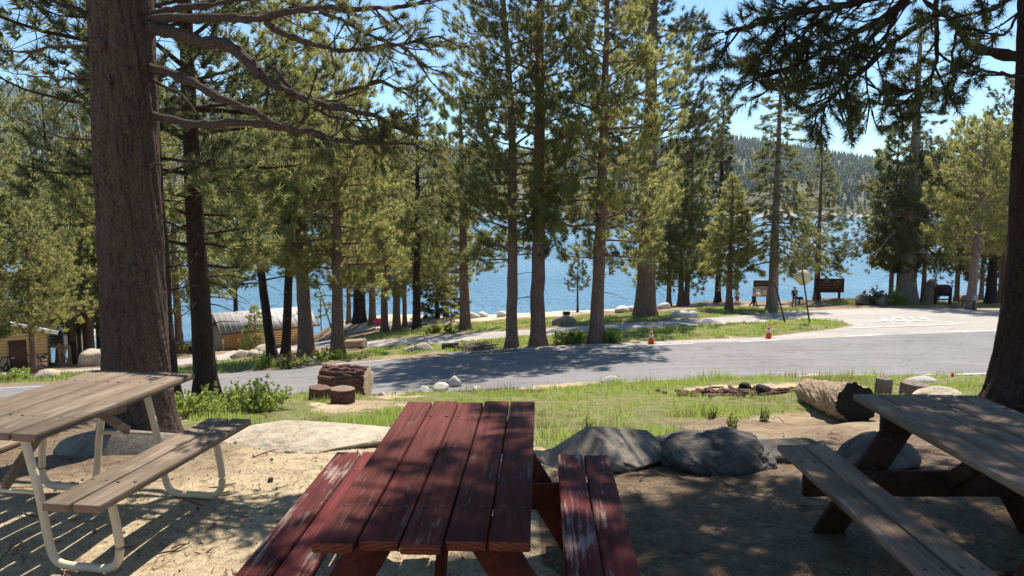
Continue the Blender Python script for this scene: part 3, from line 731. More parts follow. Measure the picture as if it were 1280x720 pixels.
for i, (px, py, h, r, cb, cr_, lf, lab) in enumerate([
  (582,413,13,.27,4.6,2.4,'leaf_m','lone pine with clear dark trunk against the blue lake left of the road row'),
  (521,412,15,.25,4.6,2.6,'leaf_m','dark trunked pine in the lakeside clump nearest the bushy little fir'),
  (496,414,14,.25,4.6,2.7,'leaf_y','pine with straight brown trunk in the middle of the lakeside clump'),
  (481,415,13,.24,4.4,2.5,'leaf_y','shorter pine just left of the middle of the lakeside clump'),
  (466,405,14,.28,4.2,2.8,'leaf_m','pine at the back of the lakeside clump beside the pink float'),
  (447,403,13,.34,4.0,2.8,'leaf_d','twin looking dark pine on the bank behind the leaning verge pine'),
  (454,403,15,.26,4.5,2.6,'leaf_d','dark pine touching its neighbour on the bank at the left of the clump'),
  (558,398,10,.18,2.6,2.4,'leaf_y','small bright pine at the shore behind the lakeside clump'),
  (436,404,15,.2,4.5,2.6,'leaf_m','pine at the water edge left of the twin looking dark pine'),
  (506,408,11,.16,4.0,2.2,'leaf_m','thin background pine between two trunks of the lakeside clump')]):
    tree('pine_tree', lab, P(px, py), h, r, cb * .82, cr_, lf, 'bark_dark' if i in (1, 5, 6) else 'bark_mid', seed=60 + i, nb=50, nt=24, lod='far' if i > 3 else 'mid', tl=.48 if i > 3 else .4, lean=(rng.uniform(-.02, .02), 0), group=LG)
tree('fir_tree', 'bushy little dark fir with branches to the ground at the lake shore', P(547,398), 7.5, .14, .8, 1.7, 'leaf_d', 'bark_dark', 'fir', seed=75, nb=56, nt=16, lod='far', tl=.42, cat='conifer')
tree('pine_sapling', 'young pine growing in front of the boathouse wall', P(320,438), 4.3, .06, .4, 1.5, 'leaf_y', 'bark_mid', 'fir', seed=76, nb=44, nt=18, lod='far', tl=.5, cat='sapling')
tree('pine_sapling', 'tiny round-topped pine alone at the lake edge between two big trunks', P(722,390), 3.6, .06, 1.5, 1.0, 'leaf_d', 'bark_dark', 'pine', seed=77, nb=26, nt=12, lod='far', tl=.36, cat='sapling')
tree('pine_sapling', 'scrawny pale sapling on the beach right of the lakeside clump', P(564,411), 2.6, .03, .5, .6, 'leaf_y', 'bark_grey', 'fir', seed=78, nb=16, nt=5, lod='far', tl=.28, cat='sapling')
tree('pine_sapling', 'leaning thin sapling at the shore beside the mast right of the boathouse', P(414,409), 4.6, .05, 1.2, .8, 'leaf_m', 'bark_dark', 'fir', seed=79, lean=(-.28,0), nb=24, nt=7, lod='far', tl=.4, cat='sapling')
# left side
tree('pine_tree', 'dark trunked pine with forked lower limbs beside the weedy bush at the road', P(259,498), 13, .19, 3.2, 2.5, 'leaf_m', 'bark_dark', seed=80, nb=56, nt=40, tl=.26, lean=(-.005,0), dead=.8, k=16)
tree('pine_tree', 'slim dark trunk showing along the right side of the massive near trunk', P(212,508), 13, .15, 4.2, 2.0, 'leaf_d', 'bark_dark', seed=81, nb=42, nt=26, tl=.26, lean=(-.02,0), k=12)
BL = 'trees around the cabin on the left'
for i, (px, py, Yd, h, r, cb, cr_, lf, lab) in enumerate([
  (43,468,None,12,.17,3.0,2.8,'leaf_y','young pine standing in front of the cabin door'),
  (92,446,54,15,.28,3.4,2.8,'leaf_m','leftmost trunk of the close cluster right of the cabin'),
  (100,446,57,14,.15,3.6,2.2,'leaf_y','thin pale trunk second in the close cluster right of the cabin'),
  (107,446,58,15,.16,3.6,2.2,'leaf_m','thin trunk in the middle of the close cluster right of the cabin'),
  (113,447,54,16,.30,3.4,3.0,'leaf_y','stout brown trunk above the two round boulders near the cabin'),
  (125,438,60,15,.24,3.4,3.0,'leaf_d','dark trunk on the bank against the side of the massive near trunk'),
  (225,440,58,17,.30,3.8,3.2,'leaf_y','grey flared trunk on the bank seen right of the massive near trunk'),
  (-30,470,38,16,.26,3.0,3.2,'leaf_m','pine at the frame edge in front of the cabin roof'),
  (75,452,64,24,.3,5.5,3.4,'leaf_d','tall dark pine rising behind the cabin roof'),
  (12,458,66,25,.3,4,3.6,'leaf_m','tall pine behind the cabin at the frame edge'),
  (170,450,62,24,.3,5,3.4,'leaf_m','tall pine whose crown shows on both sides of the massive near trunk'),
  (262,440,66,17,.24,6.5,2.8,'leaf_y','pine at the shore left of the boathouse'),
  (298,430,80,22,.26,8,2.6,'leaf_d','tall dark pine top rising behind the boathouse')]):
    b = P(px, py) if Yd is None else PY(px, py, Yd)
    if Yd: b[2] = T1(b[0], b[1])
    tree('pine_tree', lab, b, h + (max(0, (PY(px, py, Yd)[2] - b[2])) if Yd else 0), r, cb, cr_, lf, 'bark_dark' if lf == 'leaf_d' else 'bark_mid', seed=90 + i, nb=56, nt=30, lod='far' if Yd else 'mid', tl=.5 if Yd else .34, group=BL, lean=(rng.uniform(-.015, .015), 0))

def ico(sub=4):
    import bmesh
    bm = bmesh.new(); bmesh.ops.create_icosphere(bm, subdivisions=sub, radius=1)
    V = np.array([v.co[:] for v in bm.verts]); F = np.array([[v.index for v in f.verts] for f in bm.faces]); bm.free(); return V, F
ICO = {k: ico(k) for k in (2, 3, 4, 5, 6)}
# ------------------------------------------------------------------ the two near trees with limbs of their own
def catmull(p, n=8):
    p = np.asarray(p, float); q = np.r_[[2 * p[0] - p[1]], p, [2 * p[-1] - p[-2]]]; out = []
    for i in range(1, len(q) - 2):
        for t in np.linspace(0, 1, n, endpoint=False):
            a, b, c, d = q[i - 1:i + 3]
            out.append(.5 * ((2 * b) + (c - a) * t + (2 * a - 5 * b + 4 * c - d) * t ** 2 + (3 * b - a - 3 * c + d) * t ** 3))
    return np.array(out + [p[-1]])
def near_tree(name, label, trunk_px, diam_px, limbs, leaf, bark, seed, upper, knots=()):
    """trunk_px: (px, py, Y) up the trunk; limbs: (photo path, depth path, radius, tufts from, tufts, twig reach, tuft size)"""
    global rng
    keep = rng; rng = np.random.default_rng(seed)
    tp = catmull([PY(*q) for q in trunk_px], 70); b = tp[0].copy()
    root = thing(name, label, 'tree', b)
    r = np.interp(np.linspace(0, 1, len(tp)), np.linspace(0, 1, len(diam_px)), diam_px) / 2
    hb = tp[:, 2] - b[2]; r = r * (1 + .35 * np.exp(-hb / .22))
    # higher stem out of the picture
    hz, rr = upper['h'], upper['r']
    ext = np.linspace(0, 1, 40)[1:, None]; dirn = tp[-1] - tp[-60]; dirn = dirn / dirn[2]
    up = tp[-1] + ext * (hz - tp[-1][2] + b[2]) * (dirn * .4 + np.array([0, 0, .6]))
    pts = np.r_[tp, up]; rad = np.r_[r, np.linspace(r[-1], .05, 40)[1:]]
    mb = MB(); trunk_mesh(mb, pts - b, rad, 132, .04, seed, .016); mb.build('trunk', M[bark], root, smooth=True)
    for (kx, ky, kr) in knots:
        Yk = float(np.interp(-ky, [-556, 30], [trunk_px[0][2], trunk_px[-1][2]])); pc = PY(kx, ky, Yk); q = np.argmin(np.abs(pts[:, 2] - pc[2])); ax = pts[q]; off = pc[0] - ax[0]; rq = rad[q]
        off = max(-rq * .9, min(rq * .9, off)); cen = np.array([ax[0] + off, ax[1] - math.sqrt(max(0, rq * rq - off * off)), pc[2]]); nrm = np.array([off, cen[1] - ax[1], 0]) / rq
        VV, FF = ICO[3]; e1 = np.array([-nrm[1], nrm[0], 0]); Vk = np.outer(VV[:, 0], e1) * kr + np.outer(VV[:, 1], nrm) * kr * .5 + np.outer(VV[:, 2], [0, 0, 1]) * kr * (.7 + .5 * ((kx * 7) % 3) / 2)
        Vk *= (1 + 1.3 * (noise3(VV + kx, 2.5, int(kx)) - .5))[:, None]; km = MB(); km.add(Vk + cen - b, FF); km.build('knot', M['bark_big'], root, smooth=True)
    cr = MB(); tw = MB(); TPs, TDs, TSs = [], [], []
    def clothe(path, s0, nt, reach, size, flat=.6):
        L = np.r_[0, np.cumsum(np.linalg.norm(np.diff(path, axis=0), axis=1))]; tot = L[-1]
        nside = max(2, int(nt / 3.2))
        for q in range(nside):
            s = (s0 + (1 - s0) * (q + rng.random()) / nside) * tot
            c = np.array([np.interp(s, L, path[:, i]) for i in range(3)])
            e = np.array([np.interp(min(s + .1, tot), L, path[:, i]) for i in range(3)]); t = e - np.array([np.interp(s - .05, L, path[:, i]) for i in range(3)]); t /= np.linalg.norm(t) + 1e-9
            d = rng.normal(size=3); d[2] = d[2] * flat - .12; d -= t * (d @ t); d /= np.linalg.norm(d) + 1e-9
            d = t * .75 + d * .75; d /= np.linalg.norm(d); l = reach * rng.uniform(.45, 1.15) * (1.1 - .45 * s / tot)
            w = rng.normal(0, .12, 3) * l
            p = np.array([c, c + d * l * .5 + w * .5 + (0, 0, -.03 * l), c + d * l + w + (0, 0, .06 * l)]); tw.tube(p, [.010, .006, .0035], 5, cap=False)
            m = rng.integers(4, 8)
            for k in range(m):
                f = rng.uniform(.35, 1.0); cc = c + (p[2] - c) * f; dd = d * .7 + rng.normal(0, .5, 3); dd /= np.linalg.norm(dd); ll = reach * .32 * rng.uniform(.2, 1.1) * (1.2 - f)
                tw.tube(np.array([cc, cc + dd * ll]), [.0045, .003], 4, cap=False)
                TPs.append(cc + dd * ll); TDs.append(dd + (0, 0, .15)); TSs.append(size * rng.uniform(.75, 1.2))
    for (pp, Ys, rad0, s0, nt, reach, size) in limbs:
        n = len(pp); Yd = np.interp(np.linspace(0, 1, n), np.linspace(0, 1, len(Ys)), Ys)
        path = catmull([PY(x, y, d) for (x, y), d in zip(pp, Yd)], 8)
        path = path + np.cumsum(rng.normal(0, .006, path.shape), axis=0)
        lm = MB(); s = np.linspace(0, 1, len(path)); lm.tube(path - b, rad0 * (1 - .78 * s) * (1 + .12 * rng.normal(size=len(s))), 9, cap=False)
        lm.build('limb', M[bark], root, smooth=True)
        if nt: clothe(path, s0, nt, reach, size)
    # upper crown out of the frame: it casts the shade over the tables
    ub = upper
    for i in range(ub['nb']):
        v = (i + .5) / ub['nb']; z = ub['z0'] + (hz - ub['z0']) * v; k = np.argmin(np.abs(pts[:, 2] - b[2] - z)); p0 = pts[k]
        az = i * 2.39996 + rng.normal(0, .3); L = ub['rad'] * ((1 - v) ** .7 * min(1, .6 + v * 2) + .1) * rng.uniform(.6, 1.15)
        if ub.get('skip') and ub['skip'](az % (2 * PI), z): continue
        dh = np.array([math.cos(az), math.sin(az), 0]); s = np.linspace(0, 1, 7)[:, None]
        if ub.get('short') and dh[0] < 0: L *= 1 - ub['short'] * -dh[0]
        path = p0 + dh * s * L + np.array([0, 0, 1.0]) * (rng.uniform(.0, .3) * s * L - .18 * L * s ** 2)
        tw.tube(path, .035 * (1 - s[:, 0] * .8) + .004, 5, cap=False)
        clothe(path, .25, ub['nt'], .75, ub['size'])
    # shift to local space
    for i in range(len(tw.v)): tw.v[i] = tw.v[i] - b
    add_tufts(cr, np.array(TPs) - b, np.array(TDs), np.array(TSs), TF_NEAR)
    tw.build('twigs', M[bark], root); cr.build('crown', M[leaf], root)
    rng = keep
    return root

LIMB_L = [
 ([(182,18),(250,12),(320,5),(372,-6)], (6.5, 7.0), .035, .6, 13, .45, .12),
 ([(182,24),(260,26),(320,25),(390,17),(440,14),(500,10),(560,-4)], (6.5, 5.9), .042, .40, 48, .5, .12),
 ([(182,34),(240,42),(290,52),(322,72),(350,95),(380,108),(420,118),(455,126),(510,152)], (6.5, 5.7), .060, .45, 35, .5, .12),
 ([(182,80),(230,92),(275,112),(322,127),(350,148),(395,158),(450,172)], (6.5, 5.8), .045, .65, 21, .4, .12),
 ([(182,143),(240,155),(310,153),(360,160),(400,170),(455,176),(522,176)], (6.5, 5.6), .042, .6, 24, .4, .12),
 ([(185,98),(220,114),(245,140),(262,150)], (6.5, 6.3), .016, .6, 0, .3, .12),
 ([(332,26),(352,42),(392,58),(440,66),(500,58),(548,50)], (6.3, 5.7), .030, .35, 37, .42, .12),
 ([(340,85),(382,132),(430,150),(478,166)], (6.1, 5.7), .020, .6, 13, .4, .12),
 ([(400,15),(450,35),(500,55),(530,78)], (6.1, 5.7), .016, .2, 24, .4, .12),
 ([(420,118),(470,105),(505,112),(528,108)], (5.9, 5.6), .018, .1, 18, .4, .12),
 ([(125,22),(85,6),(50,-6)], (6.4, 6.0), .030, .9, 0, .3, .12),
 ([(120,60),(70,58),(20,66),(-30,60)], (6.6, 7.0), .022, .5, 13, .4, .12),
 ([(118,92),(85,98),(45,92),(0,84)], (6.6, 7.2), .014, .5, 0, .3, .12),
 ([(122,175),(70,170),(30,150),(-10,140)], (6.7, 7.4), .014, .5, 0, .3, .12),
 ([(118,205),(80,195),(50,180),(35,200)], (6.6, 6.9), .010, .5, 0, .3, .12),
 ([(120,140),(108,137),(103,138)], (6.45, 6.35), .020, .9, 0, .3, .15),
 ([(188,208),(199,203),(203,204)], (6.4, 6.3), .016, .9, 0, .3, .15),
 ([(126,112),(100,120),(70,150),(66,170)], (6.4, 6.2), .009, .5, 0, .3, .12),
]
near_tree('pine_tree', 'massive grey-brown pine trunk behind the left picnic table with long bare limbs to the right',
  [(174,556,6.5),(170,440,6.5),(165,330,6.5),(160,230,6.5),(155,110,6.5),(150,-30,6.5)], [.60,.54,.535,.53,.52,.50], LIMB_L, 'leaf_n', 'bark_big', 101,
  dict(h=17, r=.2, z0=6.0, nb=30, rad=3.2, nt=22, size=.20, skip=lambda a, z: math.cos(a) > -.1 and z < 14), [(145,64,.055),(155,110,.04),(178,165,.05),(117,70,.05),(174,290,.035),(185,332,.03),(148,212,.03),(190,256,.03)])
LIMB_R = [
 ([(1300,72),(1280,68),(1232,57),(1208,30),(1190,15),(1150,-18)], (5.6, 5.6), .050, .9, 0, .4, .14),
 ([(1300,-60),(1150,-20),(1050,8),(980,25),(930,38),(908,42)], (5.6, 5.7), .038, .25, 67, .5, .14),
 ([(1150,-18),(1100,22),(1035,58),(985,85),(945,100)], (5.6, 5.9), .028, .25, 57, .45, .14),
 ([(1185,8),(1125,48),(1085,84),(1045,118),(1012,138)], (5.6, 5.5), .026, .3, 52, .42, .14),
 ([(1172,0),(1166,55),(1150,100),(1112,140)], (5.6, 5.3), .020, .3, 40, .4, .14),
 ([(1200,30),(1192,72),(1190,100),(1181,138)], (5.6, 5.5), .012, .3, 9, .3, .14),
 ([(1150,-18),(1082,58),(1055,98),(1048,148)], (5.6, 6.2), .022, .35, 36, .4, .14),
 ([(1300,105),(1260,96),(1230,92),(1190,80)], (5.6, 5.2), .018, .4, 16, .35, .14),
 ([(1300,-30),(1250,8),(1220,20),(1196,8)], (5.6, 5.0), .020, .2, 24, .4, .14),
 ([(1120,-30),(1040,20),(990,60),(965,120)], (5.6, 6.3), .020, .3, 45, .45, .14),
 ([(1060,-30),(1000,8),(950,70),(938,92)], (5.6, 6.0), .016, .3, 28, .4, .14),
 ([(1130,-30),(1110,40),(1080,90),(1088,140)], (5.6, 6.6), .018, .3, 36, .42, .14),
 ([(1290,-20),(1270,30),(1255,34)], (5.4, 5.0), .014, .3, 12, .35, .14),
]
near_tree('pine_tree', 'dark pine trunk cut by the frame edge behind the grey table with overhanging boughs',
  [(1296,512,6.4),(1301,440,6.4),(1311,360,6.35),(1318,250,6.3),(1324,120,6.2),(1326,-30,6.1)], [.70,.66,.65,.63,.60,.56], LIMB_R, 'leaf_d', 'bark_dark', 102,
  dict(h=15, r=.2, z0=5.0, nb=130, rad=6.2, nt=66, size=.30, short=.25))

# ------------------------------------------------------------------ picnic tables
def boards(mb, x0, wid, n, L, z, th, gap=.008, jit=.012, seed=0):
    r = random.Random(seed); bw = (wid - gap * (n - 1)) / n
    for i in range(n):
        x = x0 + bw / 2 + i * (bw + gap); dl = r.uniform(-jit, jit)
        mb.box((x, dl, z - th / 2 + r.uniform(-.002, .002)), (bw + r.uniform(-.003, .001), L, th), Matrix.Rotation(r.uniform(-.003, .003), 3, 'Y'), bev=.005)
        for e in (-1, 1):
            for q in (-1, 1): mb.lathe([(.008, -.002), (.008, .0025), (.005, .004)], 8, (x + q * bw * .27 + r.uniform(-.006, .006), e * (L / 2 - .30) + r.uniform(-.01, .01), z), 1)
def wood_table(label, loc, rot, L, topm, benchm, legm, seed, boff=.635):
    t = thing('picnic_table', label, 'picnic table', loc, rot)
    H, BH, th = .75, .445, .038
    mb = MB(); boards(mb, -.36, .72, 5, L, H, th, .006, .024, seed); mb.build('tabletop', [topm, M['steel']], t)
    for s in (-1, 1):
        mb = MB(); boards(mb, s * boff - .145, .29, 2, L + .02, BH, th, .010, .012, seed + 3 + s); mb.build('bench', [benchm, M['steel']], t)
    for e in (-1, 1):
        y = e * (L / 2 - .30)
        mb = MB(); mb.beam((-.34, y, H - th - .045), (.34, y, H - th - .045), .038, .088); mb.build('top_cleat', legm, t)
        y2 = y - e * .040
        mb = MB(); mb.beam((-.77, y2, BH - th - .071), (.77, y2, BH - th - .071), .038, .14); mb.build('bench_support', legm, t)
        for s in (-1, 1):
            top = np.array([s * .17, y + e * .040, H - th - .002]); bot = np.array([s * .60, y + e * .040, 0.0]); d = (bot - top) / np.linalg.norm(bot - top)
            mb = MB(); ph = np.array([[top[0] - .085, top[2]], [top[0] + .085, top[2]], [bot[0] + .085, 0], [bot[0] - .085, 0]])
            R = np.array([[1, 0, 0], [0, 0, 1], [0, 1, 0]]).T
            V = np.array([(p[0], y + e * .040 + q, p[1]) for q in (-.019, .019) for p in ph]); mb.add(V, [(0, 1, 2, 3), (7, 6, 5, 4), (0, 4, 5, 1), (1, 5, 6, 2), (2, 6, 7, 3), (3, 7, 4, 0)])
            lg = mb.build('leg', legm, t)
            for f in (.44, .52):
                bb = MB(); c = top + (bot - top) * f
                bb.tube(np.array([c - (0, .034, 0), c + (0, .034, 0)]), .009, 8); bb.build('bolt', M['steel'], lg)
        mb = MB(); mb.beam((0, y - e * .09, BH - th - .05), (0, e * .12, H - th - .03), .09, .038, (1, 0, 0)); mb.build('brace', legm, t)
    return t
rt = math.atan2(-.07, 1.8)
wood_table('red painted picnic table with worn boards in dappled shade at the centre of the foreground', (-.265, 3.27, 0), rt, 1.80, M['red'], M['red_bench'], M['red_leg'], 1)
wood_table('grey weathered picnic table with dark brown legs in the shade by the boulders', (2.37, 3.42, 0), .0, 1.83, M['grey_wood'], M['grey_wood'], M['brown_wood'], 5, .65)
def pipe_table():
    t = thing('picnic_table', 'tan plank picnic table on cream metal pipe frame standing by the massive trunk', 'picnic table', (-2.535, 4.21, 0), -math.atan(.15))
    L, H, BH, th = 1.36, .765, .46, .040
    mb = MB(); boards(mb, -.36, .72, 5, L, H, th, .012, .014, 11); mb.build('tabletop', [M['tan_wood'], M['steel']], t)
    for s in (-1, 1):
        mb = MB(); boards(mb, s * .575 - .145, .29, 2, 1.46, BH, th, .014, .016, 20 + s); mb.build('bench', [M['tan_wood'], M['steel']], t)
    for e in (-1, 1):
        y = e * .49
        for s in (-1, 1):
            pts = catmull([(s * .13, y, H - th), (s * .20, y, .40), (s * .235, y, .16), (s * .27, y, .05), (s * .34, y, .022), (s * .46, y, .021), (s * .56, y, .022), (s * .615, y, .055), (s * .635, y, .13), (s * .625, y, .25), (s * .595, y, BH - th)], 6)
            mb = MB(); mb.tube(pts, .0215, 14); f = mb.build('leg', M['pipe'], t, smooth=True)
        mb = MB(); mb.tube([(-.20, y, .40), (.20, y, .40)], .011, 8); mb.box((0, y, H - th - .012), (.64, .045, .022)); mb.build('cross_bar', M['pipe'], t)
        mb = MB(); mb.beam((0, y, .42), (0, e * .10, H - th - .01), .05, .035, (1, 0, 0)); mb.build('brace', M['tan_wood'], t)
    for y in (0.0,):
        mb = MB(); mb.beam((-.33, y, H - th - .02), (.33, y, H - th - .02), .09, .036); mb.build('top_cleat', M['tan_wood'], t)
    return t
pipe_table()

# ------------------------------------------------------------------ rocks, logs, shrubs
def rock(name, label, c, dims, mat, seed, rotz=0, sink=.3, sub=4, rough=.28, group=None, facets=9, cat='rock', tilt=0):
    V, F = ICO[sub]; V = V.copy(); o = np.array([seed * 3.1, seed * 1.7, seed * 2.3])
    r = 1 + rough * 2 * (noise3(V + o, .9, seed) - .5) + rough * .8 * (noise3(V + o, 2.4, seed + 5) - .5) + rough * .3 * (noise3(V + o, 7, seed + 8) - .5) + (.10 * (noise3(V + o, 15, seed + 12) - .5) if sub > 4 else 0)
    V = V * r[:, None]
    rg = np.random.default_rng(seed)
    for q in range(facets):   # broken facets
        n = rg.normal(size=3); n /= np.linalg.norm(n); d = rg.uniform(.60, .92); e = V @ n - d
        V = V - np.outer(np.maximum(e, 0) * .93, n)
    V = V * (np.array(dims) / 2)
    V = V @ np.array(Matrix.Rotation(tilt, 3, 'Y')).T
    V = V @ np.array(Matrix.Rotation(rotz, 3, 'Z')).T
    V[:, 2] += dims[2] * (.5 - sink)
    mb = MB(); mb.add(V, F); ob = mb.build(name, mat, smooth=True, loc=np.asarray(c, float))
    return tag(ob, label, cat, group)
def G(x, y): return np.array([x, y, T1(x, y)])
rock('boulder', 'grey lumpy boulder beyond the red table bench', G(.66, 5.55), (.86, .68, .54), M['granite_g'], 6, .6, .40, 6, .6, facets=9, cat='boulder')
rock('boulder', 'low dark shaded boulder between the red and grey tables', G(1.56, 5.6), (1.0, .8, .52), M['granite_d'], 14, .3, .46, 6, .45, facets=1, cat='boulder')
rock('boulder', 'wide pale flat rock in the sun left of the red table', G(-1.75, 6.35), (1.6, 1.2, .34), M['granite'], 12, -.2, .5, 6, .36, facets=4, cat='boulder')
rock('boulder', 'smooth grey rock at the foot of the massive trunk under the pipe framed table', G(-3.15, 6.0), (1.2, .6, .30), M['granite_g'], 15, .2, .38, 4, .16, cat='boulder')
rock('boulder', 'shaded grey rock behind the legs of the grey table', G(2.75, 5.55), (.75, .6, .36), M['granite_d'], 21, .5, .40, 4, .25, cat='boulder')
rock('boulder', 'flat dark rock beside the bench end of the grey table', G(2.18, 5.75), (.62, .5, .30), M['granite_d'], 24, .2, .36, 4, .2, cat='boulder')
rock('rock', 'blocky cream stone, tallest of the stones beside the road near the log round', P(568,485), (.34, .30, .42), M['granite_w'], 31, .3, .28, 3, .3, 'stones at the road edge')
rock('rock', 'long cream stone left of the tallest stone at the road edge', P(552,488), (.42, .3, .26), M['granite_w'], 32, .8, .3, 3, .3, 'stones at the road edge')
rock('rock', 'knobbly cream stone nearest the log round at the road edge', P(530,493), (.30, .28, .24), M['granite_w'], 33, .1, .3, 3, .35, 'stones at the road edge')
rock('rock', 'small cream stone right of the tallest stone beside the road', P(597,489), (.22, .18, .16), M['granite_w'], 34, .1, .3, 3, .3, 'stones at the road edge')
rock('rock', 'smooth white stone alone in the meadow at the road edge', P(762,479.5), (.46, .34, .30), M['granite_w'], 35, 0, .35, 3, .15)
rock('rock', 'broad white rock in the grass behind the grey table', P(1172,499), (.72, .55, .30), M['granite'], 36, 0, .35, 4, .15)
rock('rock', 'white stone by the road behind the split stump', P(1150,480), (.6, .4, .26), M['granite_w'], 37, 0, .35, 3, .2)
rock('rock', 'small tan stone on the bare patch in front of the stumps', P(407,528), (.17, .13, .13), M['granite_g'], 38, .4, .3, 3, .3)
rock('rock', 'small dark stone on the sand by the pale flat rock', P(338,602), (.05, .04, .05), M['granite_d'], 39, .4, .3, 2, .3)
rock('rock', 'little pale rock at the foot of the log round', P(478,497), (.2, .16, .16), M['granite'], 40, .4, .3, 3, .3)
rock('boulder', 'left of two round boulders standing near the cabin', P(115,458), (1.6, 1.2, 1.7), M['granite'], 41, .2, .25, 3, .15, 'round boulders near the cabin', cat='boulder', tilt=.35)
rock('boulder', 'right of two round boulders standing near the cabin', P(128,457), (1.3, 1.2, 1.6), M['granite'], 42, .9, .25, 3, .12, 'round boulders near the cabin', cat='boulder')
rock('boulder', 'squat grey boulder on the bank right of the wide brown sign', P(1080,381), (1.9, 1.1, 1.15), M['granite_g'], 43, .2, .3, 3, .2, cat='boulder')
rock('boulder', 'grey boulder just left of the massive grey trunk by the road', P(1106,382), (1.4, 1.0, 1.1), M['granite_g'], 44, .5, .3, 3, .25, cat='boulder')
rock('boulder', 'tall pale split boulder left of the arched notice board', P(1163,378), (1.5, 1.1, 2.5), M['granite_g'], 45, .3, .25, 3, .2, cat='boulder', tilt=-.3)
rock('rock', 'mossy flat boulder on the grass left of the bushy pine trunk', P(704,407), (1.3, .9, .8), M['granite_g'], 46, .3, .35, 3, .2)
rock('rock', 'pale stone half sunk in the grass behind the side road', P(857,397), (2.0, 1.0, .7), M['granite_w'], 47, 0, .4, 3, .2)
SH = 'pale rocks along the lake shore'
for i, (px, py, w) in enumerate([(407,409,1.2),(417,407,1.0),(428,404,1.4),(590,398,2.2),(604,396,1.6),(627,396,1.8),(533,400,1.6),(541,398,1.2),(777,391,2.0),(790,389,1.6),(830,386,1.8)]):
    rock('rock', ['pale rounded shore rock nearest the mast','pale shore rock second from the mast','wide pale shore rock beside the leaning verge pine','long low white rock on the beach right of the bushy little fir','white rock next to the long low beach rock','pale rock on the beach left of the slim road pine','pale jumbled rock at the foot of the bushy little fir','whitish rock right beside the little fir','low white rock at the water left of the huge trunk','white rock just left of the huge trunk at the water','pale rock on the shore right of the huge trunk'][i],
         P(px, py), (w * .6, w * .42, w * .34), M['granite_w'], 120 + i, i, .3, 3, .3, SH)
VR = 'stones on the left verges'
for i, (px, py, w, lab) in enumerate([(20,472,1.0,'white stone in the weeds before the cabin'),(57,475,1.1,'rounded white stone right of the young pine by the cabin'),(392,452,.55,'grey stone at the foot of the stout pine of the trio'),(330,441,1.2,'round pale stone in front of the boathouse right half'),(300,447,1.0,'pale stone along the lane before the boathouse'),(318,445,.9,'pale stone between the other two before the boathouse'),(530,440,.8,'low tan rock at the left end of the stick pile'),(512,441,.6,'small pale rock in the verge left of the stick pile'),(213,455,.8,'pale stone seen right of the massive near trunk')]):
    rock('rock', lab, P(px, py), (w, w * .8, w * .6), M['granite'] if i else M['granite_w'], 140 + i, i, .3, 3, .25, VR)

def log(name, label, a, b, r, mat, endmat, k=40, seed=0, rough=.10, cat='log', furrow=.0, ra=None):
    a = np.asarray(a, float); b = np.asarray(b, float); root = thing(name, label, cat, (a + b) / 2 - (0, 0, r)); o = np.array(root.location)
    if furrow: k = 110
    n = 60 if furrow else 26; s = np.linspace(0, 1, n)[:, None]; path = a + (b - a) * s; t = (b - a) / np.linalg.norm(b - a); L = np.linalg.norm(b - a)
    ref = np.array([0, 0, 1.0]) if abs(t[2]) < .8 else np.array([1.0, 0, 0]); x = np.cross(t, ref); x /= np.linalg.norm(x); y = np.cross(x, t)
    A = np.arange(k) * 2 * PI / k; AA, SS_ = np.meshgrid(A, s[:, 0] * L)
    nz = fbm(np.cos(AA) * 3 + seed, SS_ * 4 + np.sin(AA) * 3, seed, 3) - .5; nz2 = fbm(np.cos(AA) * 8 + 20, SS_ * 9 + np.sin(AA) * 8, seed + 1, 2) - .5
    rr = r * (1 + rough * 2 * nz + rough * nz2)
    if furrow:
        wob = (fbm(SS_ * 3 + 5, AA * 1.2, seed + 7, 3) - .5) * 1.6
        rdg = np.abs(np.sin((AA + wob * .5) * 9.5)) * .6 + np.abs(np.sin((AA - wob * .7) * 5.5 + SS_ * 2)) * .5 + fbm(np.cos(AA) * 12 + 9, SS_ * 14 + np.sin(AA) * 12, seed + 4, 3) * .7
        rr = rr * (1 + furrow * (rdg - .9))
    if ra is not None: rr = rr * (ra + (1 - ra) * s)
    V = path[:, None] + (np.cos(AA)[..., None] * x + np.sin(AA)[..., None] * y) * rr[..., None] - o
    i = np.arange(n - 1)[:, None] * k; j = np.arange(k)[None]; j2 = (j + 1) % k
    mb = MB(); mb.add(V.reshape(-1, 3), np.stack([i + j, i + k + j, i + k + j2, i + j2], -1).reshape(-1, 4)); mb.build('bark', mat, root, smooth=True)
    for e, q, sg in ((0, a, -1), (n - 1, b, 1)):
        mb = MB(); c0 = q - o; nr = 7; VV = []
        for w in np.linspace(1, .06, nr):
            ring = c0 + (V[e] - c0) * w * (.99 if w < 1 else 1); dz = .012 + .03 * (fbm(A * 2.5 + seed, np.full(k, w * 6), seed + 2, 3) - .5) * (w < .98); VV.append(ring + t * sg * np.broadcast_to(dz, (k,))[:, None] * (w < .999))
        VV = np.concatenate(VV + [[c0 + t * sg * .012]]); F = []
        for w in range(nr - 1):
            for j in range(k):
                j2 = (j + 1) % k; F.append((w * k + j, w * k + j2, (w + 1) * k + j2, (w + 1) * k + j))
        for j in range(k): F.append(((nr - 1) * k + j, (nr - 1) * k + (j + 1) % k, nr * k))
        if sg < 0: F = [f[::-1] for f in F]
        mb.add(VV, F); mb.build('cut_end', endmat, root)
    return root
c = P(432, 493)
log('log_round', 'thick bark covered log round with pale cut end lying by the road', c + (-.50, .12, .29), c + (.50, -.02, .29), .305, M['log_bark'], M['cut'], seed=4, rough=.12, furrow=.17)
